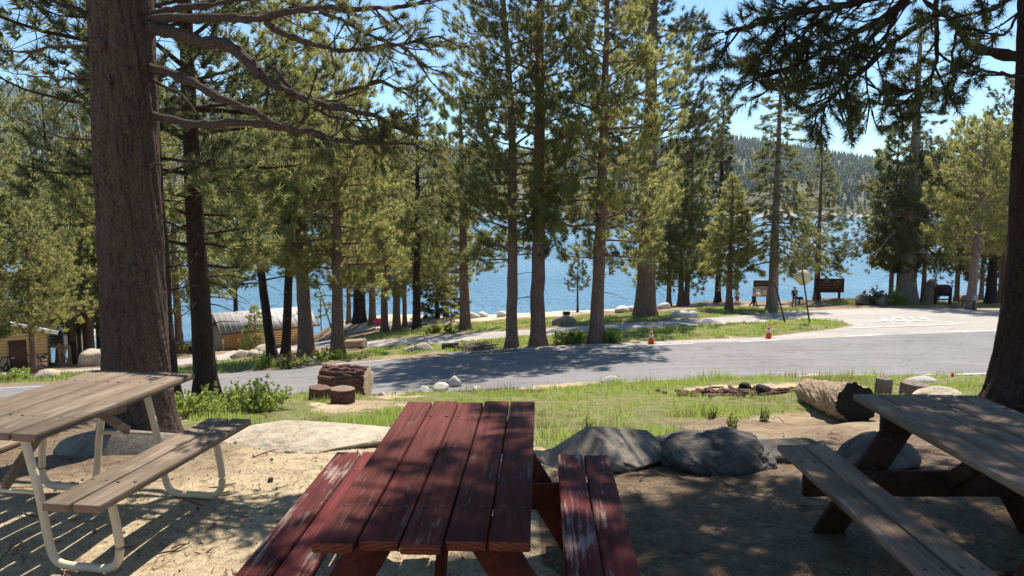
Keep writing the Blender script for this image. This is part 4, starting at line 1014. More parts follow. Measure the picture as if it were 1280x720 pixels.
c = P(400, 502); log('stump', 'reddish split stump left in front of the bark covered log round', c + (-.02, 0, -.05), c + (.0, 0, .25), .18, M['rust'], M['rust'], seed=5, cat='stump')
c = P(428, 505); log('stump', 'small dark barked stump with pale top in front of the log round', c + (0, 0, -.05), c + (.01, 0, .26), .20, M['log_bark'], M['stump_top'], seed=6, cat='stump')
log('fallen_log', 'short thick weathered log with charred cut end by the grey table', P(1016, 505) + (0, .2, .13), P(1074, 530) + (0, .1, .215), .225, m_bark('bleached_log', (.09, .048, .028), (.42, .325, .23), 1.0, 0, .18), M['char'], seed=7, rough=.16, furrow=.035, ra=.82)
c = P(1103, 497); log('stump', 'grey upright split stump just behind the fallen log', c + (0, 0, -.05), c + (.02, 0, .30), .12, M['bark_grey'], M['bark_grey'], seed=8, cat='stump')
c = P(1141, 495); log('stump', 'low pale weathered stump right of the fallen log', c + (0, 0, -.05), c + (.02, 0, .2), .2, M['bark_grey'], M['bark_grey'], seed=9, cat='stump')
log('fallen_log', 'pale short log lying on the verge behind the leaning pine', P(432, 438) + (0, .3, .22), P(455, 436) + (0, .2, .22), .22, m_bark('pale_log', (.25, .15, .08), (.55, .40, .25), .8, 0, .2), M['cut'], seed=10)
log('fallen_log', 'blackened log at the left of the stick pile on the verge', P(553, 438) + (0, 0, .12), P(573, 436.5) + (0, 0, .12), .14, M['char'], M['char'], seed=11)
log('fallen_log', 'log fallen on the tan bank behind the arched notice board', P(1196, 378) + (0, 0, .35), P(1212, 380) + (0, 0, .3), .35, M['bark_grey'], M['cut'], seed=12)
# stick pile and burnt scraps: uncountable bits
mb = MB(); c = P(597, 437)
for i in range(70):
    a = rng.uniform(0, 2 * PI); p = c + np.array([rng.normal(0, .32), rng.normal(0, .3), abs(rng.normal(.1, .1))]); d = np.array([math.cos(a), math.sin(a), rng.uniform(-.1, .3)]) * rng.uniform(.2, .5)
    mb.tube(np.array([p - d, p, p + d]) - c, [.022, .018, .01], 5, cap=False)
tag(mb.build('stick_pile', M['bark_grey'], loc=c), 'heap of dead grey sticks on the verge beside the slim road pine', 'stick pile', kind='stuff')
c = P(935, 491); mb = MB()
for i in range(130):
    q = np.array([rng.normal(0, .62), rng.normal(0, .32)]); z = T1(c[0] + q[0], c[1] + q[1]) - c[2] + .03
    mb.box((q[0], q[1], z), (rng.uniform(.05, .22), rng.uniform(.03, .08), rng.uniform(.02, .06)), Matrix.Rotation(rng.uniform(0, 6), 3, 'Z') @ Matrix.Rotation(rng.uniform(-.4, .4), 3, 'X'))
tag(mb.build('bark_debris', M['log_bark'], loc=c), 'scattered reddish bark scraps on the bare patch near the fallen log', 'debris', kind='stuff')
rock('charred_chunk', 'left of two black charred wood chunks on the bark scraps', P(931, 489), (.24, .2, .2), M['char'], 51, 0, .2, 3, .4, 'charred chunks', cat='wood chunk')
rock('charred_chunk', 'right and larger of two black charred wood chunks on the bark scraps', P(952, 494), (.30, .24, .24), M['char'], 52, 0, .2, 3, .4, 'charred chunks', cat='wood chunk')

LEAF_T = tuft_templates(12, .30, 9, 4, (20, 85), .8)
def shrub(label, c, w, h, n, leaf='leaf_s', size=.12, group=None, name='shrub'):
    c = np.asarray(c, float); root = thing(name, label, 'shrub' if name == 'shrub' else 'weed', c, 0, group); st = MB(); cr = MB(); pos = []; d = []
    m = max(6, n // 14)
    for i in range(m):
        a = rng.uniform(0, 2 * PI); q = rng.random() ** .6; tip = np.array([math.cos(a) * q * w / 2, math.sin(a) * q * w / 2 * .8, h * rng.uniform(.55, 1.05) * (1 - .45 * q * q)])
        b0 = tip * np.array([.35, .35, 0]); st.tube(np.array([b0, (b0 + tip) / 2 + rng.normal(0, .02, 3), tip]), [.008, .006, .003], 4, cap=False)
        for k in range(14):
            f = rng.uniform(.15, 1.05); pos.append(b0 + (tip - b0) * f + rng.normal(0, .04, 3) * (w / .8) ** .5); d.append(rng.normal(0, .5, 3) + np.array([0, 0, .7]))
    add_tufts(cr, np.array(pos), np.array(d), size * rng.uniform(.6, 1.3, len(pos)), LEAF_T)
    st.build('stems', M['bark_mid'], root); cr.build('foliage', M[leaf], root); return root
shrub('bright weedy bush at the road edge right of the dark forked pine', P(298, 517), 1.5, .40, 520, size=.085)
shrub('leafy bush left of the bright weedy bush under the dark forked pine', P(325, 512), 1.0, .34, 300, size=.085)
shrub('small bush beside the massive trunk under the slim dark pine', P(240, 522), .8, .30, 260, size=.08)
for i, (px, py, w, lab) in enumerate([(700,431,1.3,'low green shrub at the foot of the tall reddish pine in the road row'),(722,430,1.2,'low shrub between two trunks in the road row'),(768,429,1.0,'low shrub right of the bushy pine trunk in the road row'),(330,462,1.6,'low shrub under the thin curving pine of the trio'),(360,462,1.5,'dark shrub below the leaning pine of the trio'),(408,452,1.2,'green shrub between the stout pine and the leaning verge pine'),(10,478,1.3,'weedy clump at the road before the cabin'),(34,476,1.3,'weedy clump beside the young pine before the cabin'),(560,416,1.0,'small shrub in the shade by the side road'),(540,417,1.2,'shrub in the tree shade left of the lone lakeside pine'),(1095,381,2.6,'dark hedge-like shrub between the two roadside boulders'),(1122,382,2.0,'green shrub at the foot of the massive grey trunk'),(240,442,2.6,'dark green shrub at the shore left of the boathouse')]):
    shrub(lab, P(px, py), w, .45 if i < 10 else 1.1, 150, 'leaf_s' if i not in (4, 10, 12) else 'leaf_m', .16 if i < 10 else .3, 'low shrubs')

# ------------------------------------------------------------------ grass
def blades(pos, h, w, lean=.35, curve=True):
    n = len(pos); a = rng.uniform(0, 2 * PI, n); dx = np.c_[np.cos(a), np.sin(a), np.zeros(n)]; b = rng.uniform(0, 2 * PI, n)
    ln = np.c_[np.cos(b), np.sin(b), np.zeros(n)] * (lean * rng.random(n) * h)[:, None]
    s = dx * (w / 2)[:, None]; mid = pos + ln * .35 + np.c_[np.zeros(n), np.zeros(n), h * .6]; tip = pos + ln + np.c_[np.zeros(n), np.zeros(n), h]
    V = np.stack([pos - s, pos + s, mid - s * .7, mid + s * .7, tip], 1).reshape(-1, 3); o = np.arange(n)[:, None] * 5
    return V, [o + np.array([0, 1, 3, 2]), o + np.array([2, 3, 4])]
def sow(name, label, poly, n, hr, wr, mats, dry=.12, cut=.4, clump=2.0):
    lo, hi = poly.min(0), poly.max(0); x = rng.uniform(lo[0], hi[0], n); y = rng.uniform(lo[1], hi[1], n)
    if name == 'meadow_grass':      # more of them where they show larger
        y = lo[1] + (hi[1] - lo[1]) * rng.random(n) ** 1.3
    g = zone_grass(x, y); inside = inpoly(x, y, poly + 0) & (g * (.25 + 1.1 * fbm(x * clump, y * clump, 61)) > cut) & ~inpoly(x, y, ROADP[0]) & ~inpoly(x, y, ROADP[1]) & ~inpoly(x, y, ROADP[2])
    x, y = x[inside], y[inside]; n = len(x)
    h = rng.uniform(*hr, n) * (.25 + 1.1 * fbm(x * 1.1, y * 1.1, 62) + 1.1 * (fbm(x * 2.6, y * 2.6, 66) > .60)); w = rng.uniform(*wr, n); pos = np.c_[x, y, T(x, y) - .01]
    isd = rng.random(n) < dry + .45 * (fbm(x * .8, y * .8, 63) > .62)
    mb = MB()
    for q, mi in ((~isd, 0), (isd, 1)):
        V, Fs = blades(pos[q], h[q], w[q]); n0 = mb.n
        mb.v.append(V); mb.n += len(V)
        for F in Fs: mb.f.append(F + n0); mb.m.append(np.full(len(F), mi, np.int32))
    return tag(mb.build(name, mats), label, 'grass', kind='stuff')
sow('meadow_grass', 'short bright green grass between the tables and the road', MEADOW, 330000, (.03, .08), (.005, .010), [M['grass'], M['drygrass']], .13, .37)
sow('island_grass', 'green grass strip between the main road and the side road', ISLAND, 190000, (.04, .10), (.014, .03), [M['grass'], M['drygrass']], .15, .32, 1.0)
sow('bank_grass', 'grass on the bank between the side road and the lake', BACK, 160000, (.04, .10), (.02, .045), [M['grass'], M['drygrass']], .3, .32, .6)
sow('verge_grass', 'patchy grass on the left verge before the cabin', LEFTG, 90000, (.06, .15), (.02, .04), [M['grass'], M['drygrass']], .3, .36, .7)
sow('roadside_grass', 'thin grass under the trees beside the junction', RIGHTG, 40000, (.05, .12), (.02, .05), [M['grass'], M['drygrass']], .5, .22, .6)
sow('tall_grass', 'taller grass stalks and weeds standing in the meadow and along the near road edge', MEADOW, 26000, (.06, .13), (.005, .009), [M['grass'], M['drygrass']], .3, .56, .9)
EDGE = poly_world([(440,498),(640,492),(850,478),(1000,476),(1240,474),(1300,474),(1300,470.5),(1240,471.8),(1000,472.5),(850,475.5),(640,489),(440,496.5)])
sow('edge_grass', 'uneven fringe of grass along the near edge of the main road', EDGE, 16000, (.06, .17), (.006, .012), [M['grass'], M['drygrass']], .3, .15, .9)
for i, (px, py, h, lab) in enumerate([(915,540,.26,'thin upright weed in the bare litter beyond the dark boulder'), (955,528,.22,'small weed between the dark boulder and the fallen log'), (735,545,.2,'weed at the foot of the lumpy boulder by the meadow'), (890,525,.24,'upright weed left of the thin weed beyond the dark boulder')]):
    shrub(lab, P(px, py), .15, h * 1.15, 40, 'leaf_s', .034, 'small weeds in the litter', 'weed')
def litter():
    n = 80000; x = rng.uniform(-4.5, 5.5, n); y = rng.uniform(1.5, 7.5, n); ok = rng.random(n) < np.where(x > .3, .9, .16); x, y = x[ok], y[ok]; n = len(x)
    a = rng.uniform(0, 2 * PI, n); L = rng.uniform(.025, .08, n); d = np.c_[np.cos(a), np.sin(a), rng.uniform(-.03, .08, n)] * L[:, None] / 2; s = np.c_[-np.sin(a), np.cos(a), np.zeros(n)] * .0020
    p = np.c_[x, y, T(x, y) + (fbm(x * 1.1, y * 1.1, 21) - .5) * .10 * np.clip(y / 6, .6, 1.6) + (fbm(x * 5, y * 5, 31, 3) - .5) * .035 * np.clip(y / 6, .6, 1.6) + .006]
    V = np.stack([p - d - s, p - d + s, p + d + s, p + d - s], 1).reshape(-1, 3)
    mb = MB(); mb.add(V, np.arange(n * 4).reshape(-1, 4))
    tag(mb.build('needle_litter', M['leaf_b']), 'fallen brown pine needles scattered on the sandy ground', 'needles', kind='stuff')
    mb = MB()
    for i in range(420):
        x = rng.uniform(-4, 5); y = rng.uniform(2, 16); c = np.array([x, y, T1(x, y) + .015])
        a = rng.uniform(0, 6); L = rng.uniform(.03, .14); d = np.array([math.cos(a), math.sin(a), rng.uniform(-.05, .1)]) * L
        mb.tube(np.array([c - d, c + rng.normal(0, .01, 3), c + d]), [.005, .006, .003], 5)
    tag(mb.build('twig_litter', M['bark_mid']), 'small dead twigs lying about on the ground', 'twigs', kind='stuff')
litter()
def pebbles():
    V, F = ICO[2]; sel = ICO1 = None
    n = 2600; x = rng.uniform(-4.5, 5, n); y = 1.8 + 6 * rng.random(n) ** 1.2; mb = MB(); oV = np.array([(1, 0, 0), (-1, 0, 0), (0, 1, 0), (0, -1, 0), (0, 0, 1), (0, 0, -1)], float); oF = np.array([(0, 2, 4), (2, 1, 4), (1, 3, 4), (3, 0, 4), (2, 0, 5), (1, 2, 5), (3, 1, 5), (0, 3, 5)])
    r = .004 + .012 * rng.random(n) ** 3; k = np.clip(y / 6, .6, 1.6); z = T(x, y) + (fbm(x * 1.1, y * 1.1, 21) - .5) * .10 * k + (fbm(x * 5, y * 5, 31, 3) - .5) * .035 * k + r * .2
    A = oV[None] * (r[:, None] * rng.uniform(.7, 1.3, (n, 6)))[..., None] + np.c_[x, y, z][:, None]
    mb.add(A.reshape(-1, 3), (np.arange(n)[:, None, None] * 6 + oF).reshape(-1, 3)); tag(mb.build('gravel', M['granite_g'], smooth=True), 'small pebbles strewn over the sandy ground', 'gravel', kind='stuff')
pebbles()

# ------------------------------------------------------------------ street furniture
def cone(label, c, h):
    t = thing('traffic_cone', label, 'traffic cone', c, .3, 'orange traffic cones at the far road edge')
    k = h / .7
    mb = MB(); mb.box((0, 0, .02 * k), (.36 * k, .36 * k, .04 * k), bev=.01); mb.build('base', M['orange'], t)
    f = lambda z: .135 * k * (1 - z / .74) + .012
    mb = MB(); mb.lathe([(f(z) , z * k) for z in (.04, .30)], 20); mb.lathe([(f(.42), .42 * k), (f(.52), .52 * k)], 20); mb.lathe([(f(.60), .60 * k), (f(.70), .70 * k)], 20); mb.build('body', M['orange'], t, smooth=False)
    mb = MB(); mb.lathe([(f(.30) + .003, .30 * k), (f(.42) + .003, .42 * k)], 20); mb.lathe([(f(.52) + .003, .52 * k), (f(.60) + .003, .60 * k)], 20); mb.build('reflective_collar', M['white'], t)
cone('orange and white traffic cone standing on the verge right of the pine row', P(814, 430), .60)
cone('orange and white traffic cone at the tip side of the island below the octagonal sign', P(960.5, 423.5), .62)
def post_between(mb, a, b, r, k=10): mb.tube(np.array([a, b], float), r, k)
def stop_sign():
    b = P(1012.5, 405); Y = b[1]; t = thing('stop_sign', 'octagonal road sign seen from its plain tan back on a leaning post', 'road sign', b)
    top = PY(1002.5, 337, Y) - b; c = PY(1004.5, 347, Y) - b
    mb = MB(); post_between(mb, (0, 0, -.1), top + (0, -.03, 0), .035); mb.build('post', M['post'], t)
    oc = [(.385 * math.cos(PI / 8 + i * PI / 4), .385 * math.sin(PI / 8 + i * PI / 4)) for i in range(8)]
    mb = MB(); R = np.array(Matrix.Rotation(PI / 2, 3, 'X')); R = np.array(Matrix.Rotation(-.08, 3, 'Y')) @ R
    mb.prism(oc, -.004, .004, R, c + (0, .04, 0)); mb.build('plate', M['sign_back'], t)
    mb = MB(); mb.prism(oc, -.002, .002, R, c + (0, .05, 0)); mb.build('face', M['maroon'], t)
stop_sign()
b = P(982, 404); t = PY(968, 351, b[1]) - b; mb = MB(); post_between(mb, (0, 0, -.1), t, .04); tag(mb.build('leaning_post', M['post'], loc=b), 'dark steel post leaning left across the grey conifer trunk', 'post')
b = P(915, 391.5); mb = MB(); mb.box((0, 0, .42), (.07, .07, .95), bev=.008); mb.box((0, -.03, .8), (.10, .02, .12)); tag(mb.build('marker_post', M['rust'], loc=b), 'short rusty marker post beside the first walker', 'post')
b = P(1190, 474.5); mb = MB(); mb.lathe([(.035, -.05), (.035, .10), (.022, .105), (.03, .13), (.022, .15), (.0, .155)], 12); tag(mb.build('marker_peg', M['pink'], loc=b), 'small bright pink peg marker in the grass at the near road edge', 'marker')
def text_rows(mb, x0, x1, z0, z1, rows, y, seed, h=.6):
    r = random.Random(seed); dz = (z1 - z0) / rows
    for i in range(rows):
        ind = r.uniform(0, .12) * (x1 - x0); x = x0 + ind
        while x < x1 - ind - .1:
            w = r.uniform(.05, .16) * (x1 - x0); w = min(w, x1 - ind - x)
            mb.box((x + w / 2, y, z0 + dz * (i + .5)), (w, .006, dz * h)); x += w + .03 * (x1 - x0)
def sign_board():
    b = P(1036, 374); m = mpp(b[1]); t = thing('wooden_sign', 'wide brown wooden sign with faint orange lettering facing the lake road', 'sign', b)
    H = 26 * m; w = 37 * m; ph = 17.5 * m
    mb = MB(); mb.box((0, 0, H - ph / 2), (w, .10, ph), bev=.02); f = mb.build('board', M['brown_sign'], t)
    mb = MB(); text_rows(mb, -w * .36, w * .36, H - ph * .75, H - ph * .2, 3, -.054, 3, .42); mb.build('lettering', M['sign_text'], f)
    for s in (-1, 1):
        mb = MB(); mb.box((s * w * .36, .08, H / 2 - .1), (.16, .14, H), bev=.01); mb.build('post', M['brown_wood'], t)
sign_board()
def kiosk1():
    b = P(951, 381); m = mpp(b[1]); t = thing('notice_board', 'notice board with dark header and tan panel partly behind the grey conifer trunk', 'notice board', b)
    w = 20 * m; H = 31 * m
    mb = MB(); mb.box((0, 0, H - 4 * m), (w, .12, 8 * m), bev=.02); hd = mb.build('header', M['brown_sign'], t)
    mb = MB(); text_rows(mb, -w * .4, w * .4, H - 6 * m, H - 2 * m, 2, -.065, 8, .4); mb.build('lettering', M['sign_text'], hd)
    mb = MB(); mb.box((0, .02, H - 14.5 * m), (w * .96, .10, 12.5 * m), bev=.02); mb.box((0, .0, H - 9.0 * m), (w * 1.02, .14, .9 * m)); pn = mb.build('panel', M['tan_panel'], t)
    mb = MB(); mb.box((-w * .22, -.036, H - 14 * m), (w * .3, .006, 7 * m)); mb.box((w * .2, -.036, H - 15 * m), (w * .25, .006, 5 * m)); mb.build('notice', M['white'], pn)
    for s in (-1, 1):
        mb = MB(); mb.box((s * w * .42, .1, H / 2 - .1), (.15, .12, H - .1)); mb.build('post', M['brown_wood'], t)
kiosk1()
def kiosk2():
    b = P(1178, 381); m = mpp(b[1]); t = thing('notice_board', 'dark notice board with low arched top on two posts under the trees', 'notice board', b)
    w = 18.5 * m; z0 = 11 * m; z1 = 25 * m
    poly = [(-w / 2, z0), (w / 2, z0), (w / 2, z1 - .1)] + [(w / 2 * math.cos(a) , z1 - .1 + 2.4 * m * math.sin(a)) for a in np.linspace(.1, PI - .1, 14)] + [(-w / 2, z1 - .1)]
    mb = MB(); mb.prism(poly, -.06, .06, np.array(Matrix.Rotation(PI / 2, 3, 'X'))); mb.build('board', M['brown_sign'], t)
    for s in (-1, 1):
        mb = MB(); mb.box((s * w * .5, 0, z1 / 2 - .15), (.16, .16, z1)); mb.build('post', M['brown_wood'], t)
    mb = MB(); mb.box((0, .0, z0 * .62), (w, .06, .10)); mb.build('rail', M['brown_wood'], t)
kiosk2()
def small_sign():
    b = P(1217, 388); m = mpp(b[1]) ; t = thing('trail_sign', 'small pinkish trail sign on a post against the pale leaning trunk', 'sign', b)
    mb = MB(); mb.box((0, 0, 7 * m), (.12, .10, 15 * m)); mb.build('post', M['rust'], t)
    mb = MB(); mb.box((0, -.09, 16 * m), (7.5 * m, .05, 7 * m), bev=.01); pl = mb.build('plate', m_plain('pink_brown_board', (.42, .26, .22), .7), t)
    mb = MB(); mb.box((0, -.118, 17.5 * m), (4 * m, .006, 1.2 * m)); mb.box((0, -.118, 15 * m), (4.5 * m, .006, 1.0 * m)); mb.build('lettering', M['white'], pl)
small_sign()
def low_sign(label, c, w, h, H):
    t = thing('low_sign', label, 'sign', c)
    mb = MB(); mb.box((0, 0, H / 2 - .05), (.09, .09, H)); mb.build('post', M['post'], t)
    mb = MB(); mb.box((0, -.07, H - h / 2), (w, .05, h), bev=.008); mb.build('plate', M['black'], t)
low_sign('tiny black sign on a short stake in the grass left of the bushy pine trunk', P(708, 398), .42, .24, .42)
low_sign('tiny dark sign on a stake beside the man in black', P(999, 381), .5, .22, .62)

# ------------------------------------------------------------------ people
def skin(name, joints, edges, mat, parent, sub=2):
    """one continuous limb-and-body surface grown round a skeleton; joints: (x, y, z, radius)"""
    me = bpy.data.meshes.new(name); me.from_pydata([j[:3] for j in joints], edges, []); o = bpy.data.objects.new(name, me); COL.objects.link(o)
    sk = o.modifiers.new('s', 'SKIN'); sk.use_smooth_shade = True
    for v, j in zip(me.skin_vertices[0].data if me.skin_vertices else [], joints): pass
    if not me.skin_vertices: me.attributes.new  # layer is made by the modifier
    lay = me.skin_vertices[0] if len(me.skin_vertices) else None
    if lay is None:
        import bmesh
        bm = bmesh.new(); bm.from_mesh(me); bm.verts.layers.skin.verify(); bm.to_mesh(me); bm.free(); lay = me.skin_vertices[0]
    for i, j in enumerate(joints): r = j[3]; lay.data[i].radius = r if hasattr(r, '__len__') else (r, r)
    lay.data[0].use_root = True
    ss = o.modifiers.new('d', 'SUBSURF'); ss.levels = sub; ss.render_levels = sub
    dg = bpy.context.evaluated_depsgraph_get(); m2 = bpy.data.meshes.new_from_object(o.evaluated_get(dg)); bpy.data.objects.remove(o)
    m2.materials.clear(); m2.materials.append(mat); m2.polygons.foreach_set('use_smooth', np.ones(len(m2.polygons), bool)); m2.name = name
    r = bpy.data.objects.new(name, m2); COL.objects.link(r); r.parent = parent; return r
def person(label, c, rot, H, shirt, pants, hair, pose, longhair=False, short=False, sleeve=True):
    t = thing('person', label, 'person', c, rot); k = H / 1.75
    # facing -Y (towards the camera) before rotation; x is the figure's left-right
    p = dict(pelvis=(0, 0, .93), belly=(0, .01, 1.10), chest=(0, .01, 1.32), neck=(0, .0, 1.49), head=(0, -.01, 1.62), crown=(0, .0, 1.70))
    for s, n in ((-1, 'a'), (1, 'b')):
        st = pose['stride'] * s
        p['hip' + n] = (s * .09, 0, .88); p['knee' + n] = (s * .10, -st * .22 - .02, .49); p['ank' + n] = (s * .10, -st * .36 + (.10 if st < 0 else 0), .09 + (.05 if st < 0 else 0)); p['toe' + n] = (s * .12, -st * .36 - .13 + (.10 if st < 0 else 0), .04)
        p['sho' + n] = (s * .18, .01, 1.41)
        e, w = pose['arm'][n]; p['elb' + n] = e; p['wri' + n] = w; w = np.array(w); dd = w - np.array(e); dd = dd / np.linalg.norm(dd); p['hand' + n] = tuple(w + dd * .09)
    R = dict(pelvis=(.15, .11), belly=(.135, .10), chest=(.165, .115), neck=.055, head=(.078, .095), crown=(.06, .07), hip=.095, knee=.058, ank=.042, toe=.035, sho=.068, elb=.042, wri=.030, hand=.034)
    names = list(p); ix = {n: i for i, n in enumerate(names)}
    def rr(n):
        b = n if n in R else n[:-1]; r = R[b]; return tuple(x * k for x in r) if hasattr(r, '__len__') else r * k
    E = [('pelvis', 'belly'), ('belly', 'chest'), ('chest', 'neck'), ('neck', 'head'), ('head', 'crown')]
    for n in 'ab': E += [('pelvis', 'hip' + n), ('hip' + n, 'knee' + n), ('knee' + n, 'ank' + n), ('ank' + n, 'toe' + n), ('chest', 'sho' + n), ('sho' + n, 'elb' + n), ('elb' + n, 'wri' + n), ('wri' + n, 'hand' + n)]
    J = [tuple(np.array(p[n]) * k) + (rr(n),) for n in names]
    body = skin('body', J, [(ix[a], ix[b]) for a, b in E], M['skin'], t)
    def sub(nm, keys, edges, mat, grow):
        jj = [tuple(np.array(p[n] if isinstance(n, str) else n[0]) * k) + (tuple(x + grow for x in rr(n)) if hasattr(rr(n), '__len__') else rr(n) + grow,) for n in keys]
        q = {n: i for i, n in enumerate(keys)}; return skin(nm, jj, [(q[a], q[b]) for a, b in edges], mat, t)
    p['cuffa'] = tuple(np.array(p['shoa']) * .35 + np.array(p['elba']) * .65); p['cuffb'] = tuple(np.array(p['shob']) * .35 + np.array(p['elbb']) * .65); R['cuff'] = .05
    p['hem'] = (0, .0, .90); R['hem'] = (.15, .115)
    sub('shirt', ['belly', 'hem', 'chest', 'shoa', 'shob'] + (['cuffa', 'cuffb'] if sleeve else []), [('belly', 'hem'), ('belly', 'chest'), ('chest', 'shoa'), ('chest', 'shob')] + ([('shoa', 'cuffa'), ('shob', 'cuffb')] if sleeve else []), shirt, .014)
    for n in 'ab': p['thi' + n] = tuple(np.array(p['hip' + n]) * .3 + np.array(p['knee' + n]) * .7)
    R['thi'] = .075
    if short: sub('shorts', ['pelvis', 'hipa', 'thia', 'hipb', 'thib'], [('pelvis', 'hipa'), ('hipa', 'thia'), ('pelvis', 'hipb'), ('hipb', 'thib')], pants, .014)
    else: sub('trousers', ['pelvis', 'hipa', 'kneea', 'anka', 'hipb', 'kneeb', 'ankb'], [('pelvis', 'hipa'), ('hipa', 'kneea'), ('kneea', 'anka'), ('pelvis', 'hipb'), ('hipb', 'kneeb'), ('kneeb', 'ankb')], pants, .014)
    V, F = ICO[3]; hc = np.array([0, .018, 1.655]) * k; V2 = V * np.array([.092, .108, .10]) * k; V2 = V2 + hc
    keep = ~((V[:, 1] < -.35) & (V[:, 2] < .35)); fm = keep[F].all(1)
    mb = MB(); mb.add(V2, F[fm])
    if longhair: mb.add(V * np.array([.09, .05, .16]) * k + np.array([0, .085, 1.55]) * k, F)
    mb.build('hair', hair, t, smooth=True)
    # face
    mb = MB(); mb.add(V * np.array([.012, .018, .02]) * k + np.array([0, -.105, 1.615]) * k, F); mb.build('nose', M['skin'], body, smooth=True)
    for s in (-1, 1):
        mb = MB(); V1, F1 = ICO[2]; mb.add(V1 * .011 * k + np.array([s * .032, -.092, 1.645]) * k, F1); mb.build('eye', M['hair_dark'], body)
        mb = MB(); mb.add(V1 * np.array([.010, .022, .03]) * k + np.array([s * .088, .01, 1.63]) * k, F1); mb.build('ear', M['skin'], body)
        mb = MB(); toe = np.array(p['toe' + ('a' if s < 0 else 'b')]) * k; ank = np.array(p['ank' + ('a' if s < 0 else 'b')]) * k; c2 = (toe + ank) / 2; c2[2] = min(toe[2], ank[2]) + .005
        mb.add(V * np.array([.05, .13, .045]) * k + c2, F); mb.build('shoe', M['blackcloth'], t, smooth=True)
        # five fingers on each hand
        n = 'a' if s < 0 else 'b'; hd = np.array(p['hand' + n]) * k; wr = np.array(p['wri' + n]) * k; d = (hd - wr) / np.linalg.norm(hd - wr); sd = np.cross(d, (0, 1, .2)); sd /= np.linalg.norm(sd)
        for q, L in ((-1.5, .062), (-.5, .075), (.5, .070), (1.5, .055)):
            a0 = hd + sd * q * .017 * k; mb = MB(); mb.tube(np.array([a0 - d * .02, a0 + d * L * .5 * k, a0 + d * L * .9 * k + (0, -.015, 0)]), [.009 * k, .008 * k, .006 * k], 6); mb.build('finger', M['skin'], body)
        a0 = hd - d * .05 * k; mb = MB(); mb.tube(np.array([a0, a0 + sd * -.04 * k + d * .02, a0 + sd * -.05 * k + d * .055]), [.011 * k, .010 * k, .007 * k], 6); mb.build('thumb', M['skin'], body)
    return t
down = dict(a=((-.25, .03, 1.15), (-.27, -.03, .92)), b=((.25, .03, 1.15), (.27, -.03, .92)))
def foot(px, py): return P(px, py)
c1 = foot(921, 384.5); H1 = 25.5 * mpp(c1[1])
person('walker in pale teal top and dark rose shorts beside the rusty marker post', c1, PI / 2 + .2, H1, M['teal'], M['maroon'], M['hair_dark'],
       dict(stride=.9, arm=dict(a=((-.24, -.10, 1.17), (-.24, -.28, 1.10)), b=((.24, .14, 1.17), (.26, .10, .95)))), short=True)
c2 = foot(942, 384.5); H2 = 25.5 * mpp(c2[1])
person('walker in pink top and black trousers carrying a white bundle left of the grey conifer', c2, PI / 2 - .1, H2, M['pinkcloth'], M['blackcloth'], M['hair_fair'],
       dict(stride=.8, arm=dict(a=((-.25, -.08, 1.16), (-.12, -.30, 1.14)), b=((.25, -.08, 1.16), (.12, -.30, 1.14)))), longhair=True, sleeve=False)
k2 = H2 / 1.75; V, F = ICO[3]; mb = MB(); mb.add(V * np.array([.19, .10, .13]) * (1 + .15 * (noise3(V, 2, 4) - .5))[:, None] * k2, F)
a = PI / 2 - .1; off = np.array([0, -.40, 1.16]) * k2; off = np.array(Matrix.Rotation(a, 3, 'Z')) @ off
tag(mb.build('bundle', M['white'], smooth=True, loc=c2 + off), 'white bundle held in the arms of the walker in pink', 'bundle')
c3 = foot(992.5, 384); H3 = 26 * mpp(c3[1])
p3 = person('man in black shirt with pale chest mark and grey trousers standing beside the conifer', c3, .15, H3, M['blackcloth'], M['greycloth'], M['hair_dark'],
       dict(stride=.12, arm=dict(a=((-.27, .02, 1.15), (-.20, -.10, .96)), b=((.27, .02, 1.15), (.20, -.10, .96)))))
k3 = H3 / 1.75; mb = MB(); mb.prism([(-.06, -.07), (.02, -.09), (.07, -.02), (.05, .08), (-.02, .09), (-.07, .03)], -.004, .004, np.array(Matrix.Rotation(PI / 2, 3, 'X')), (0, -.128 * k3, 1.27 * k3)); mb.build('shirt_mark', M['white'], p3)

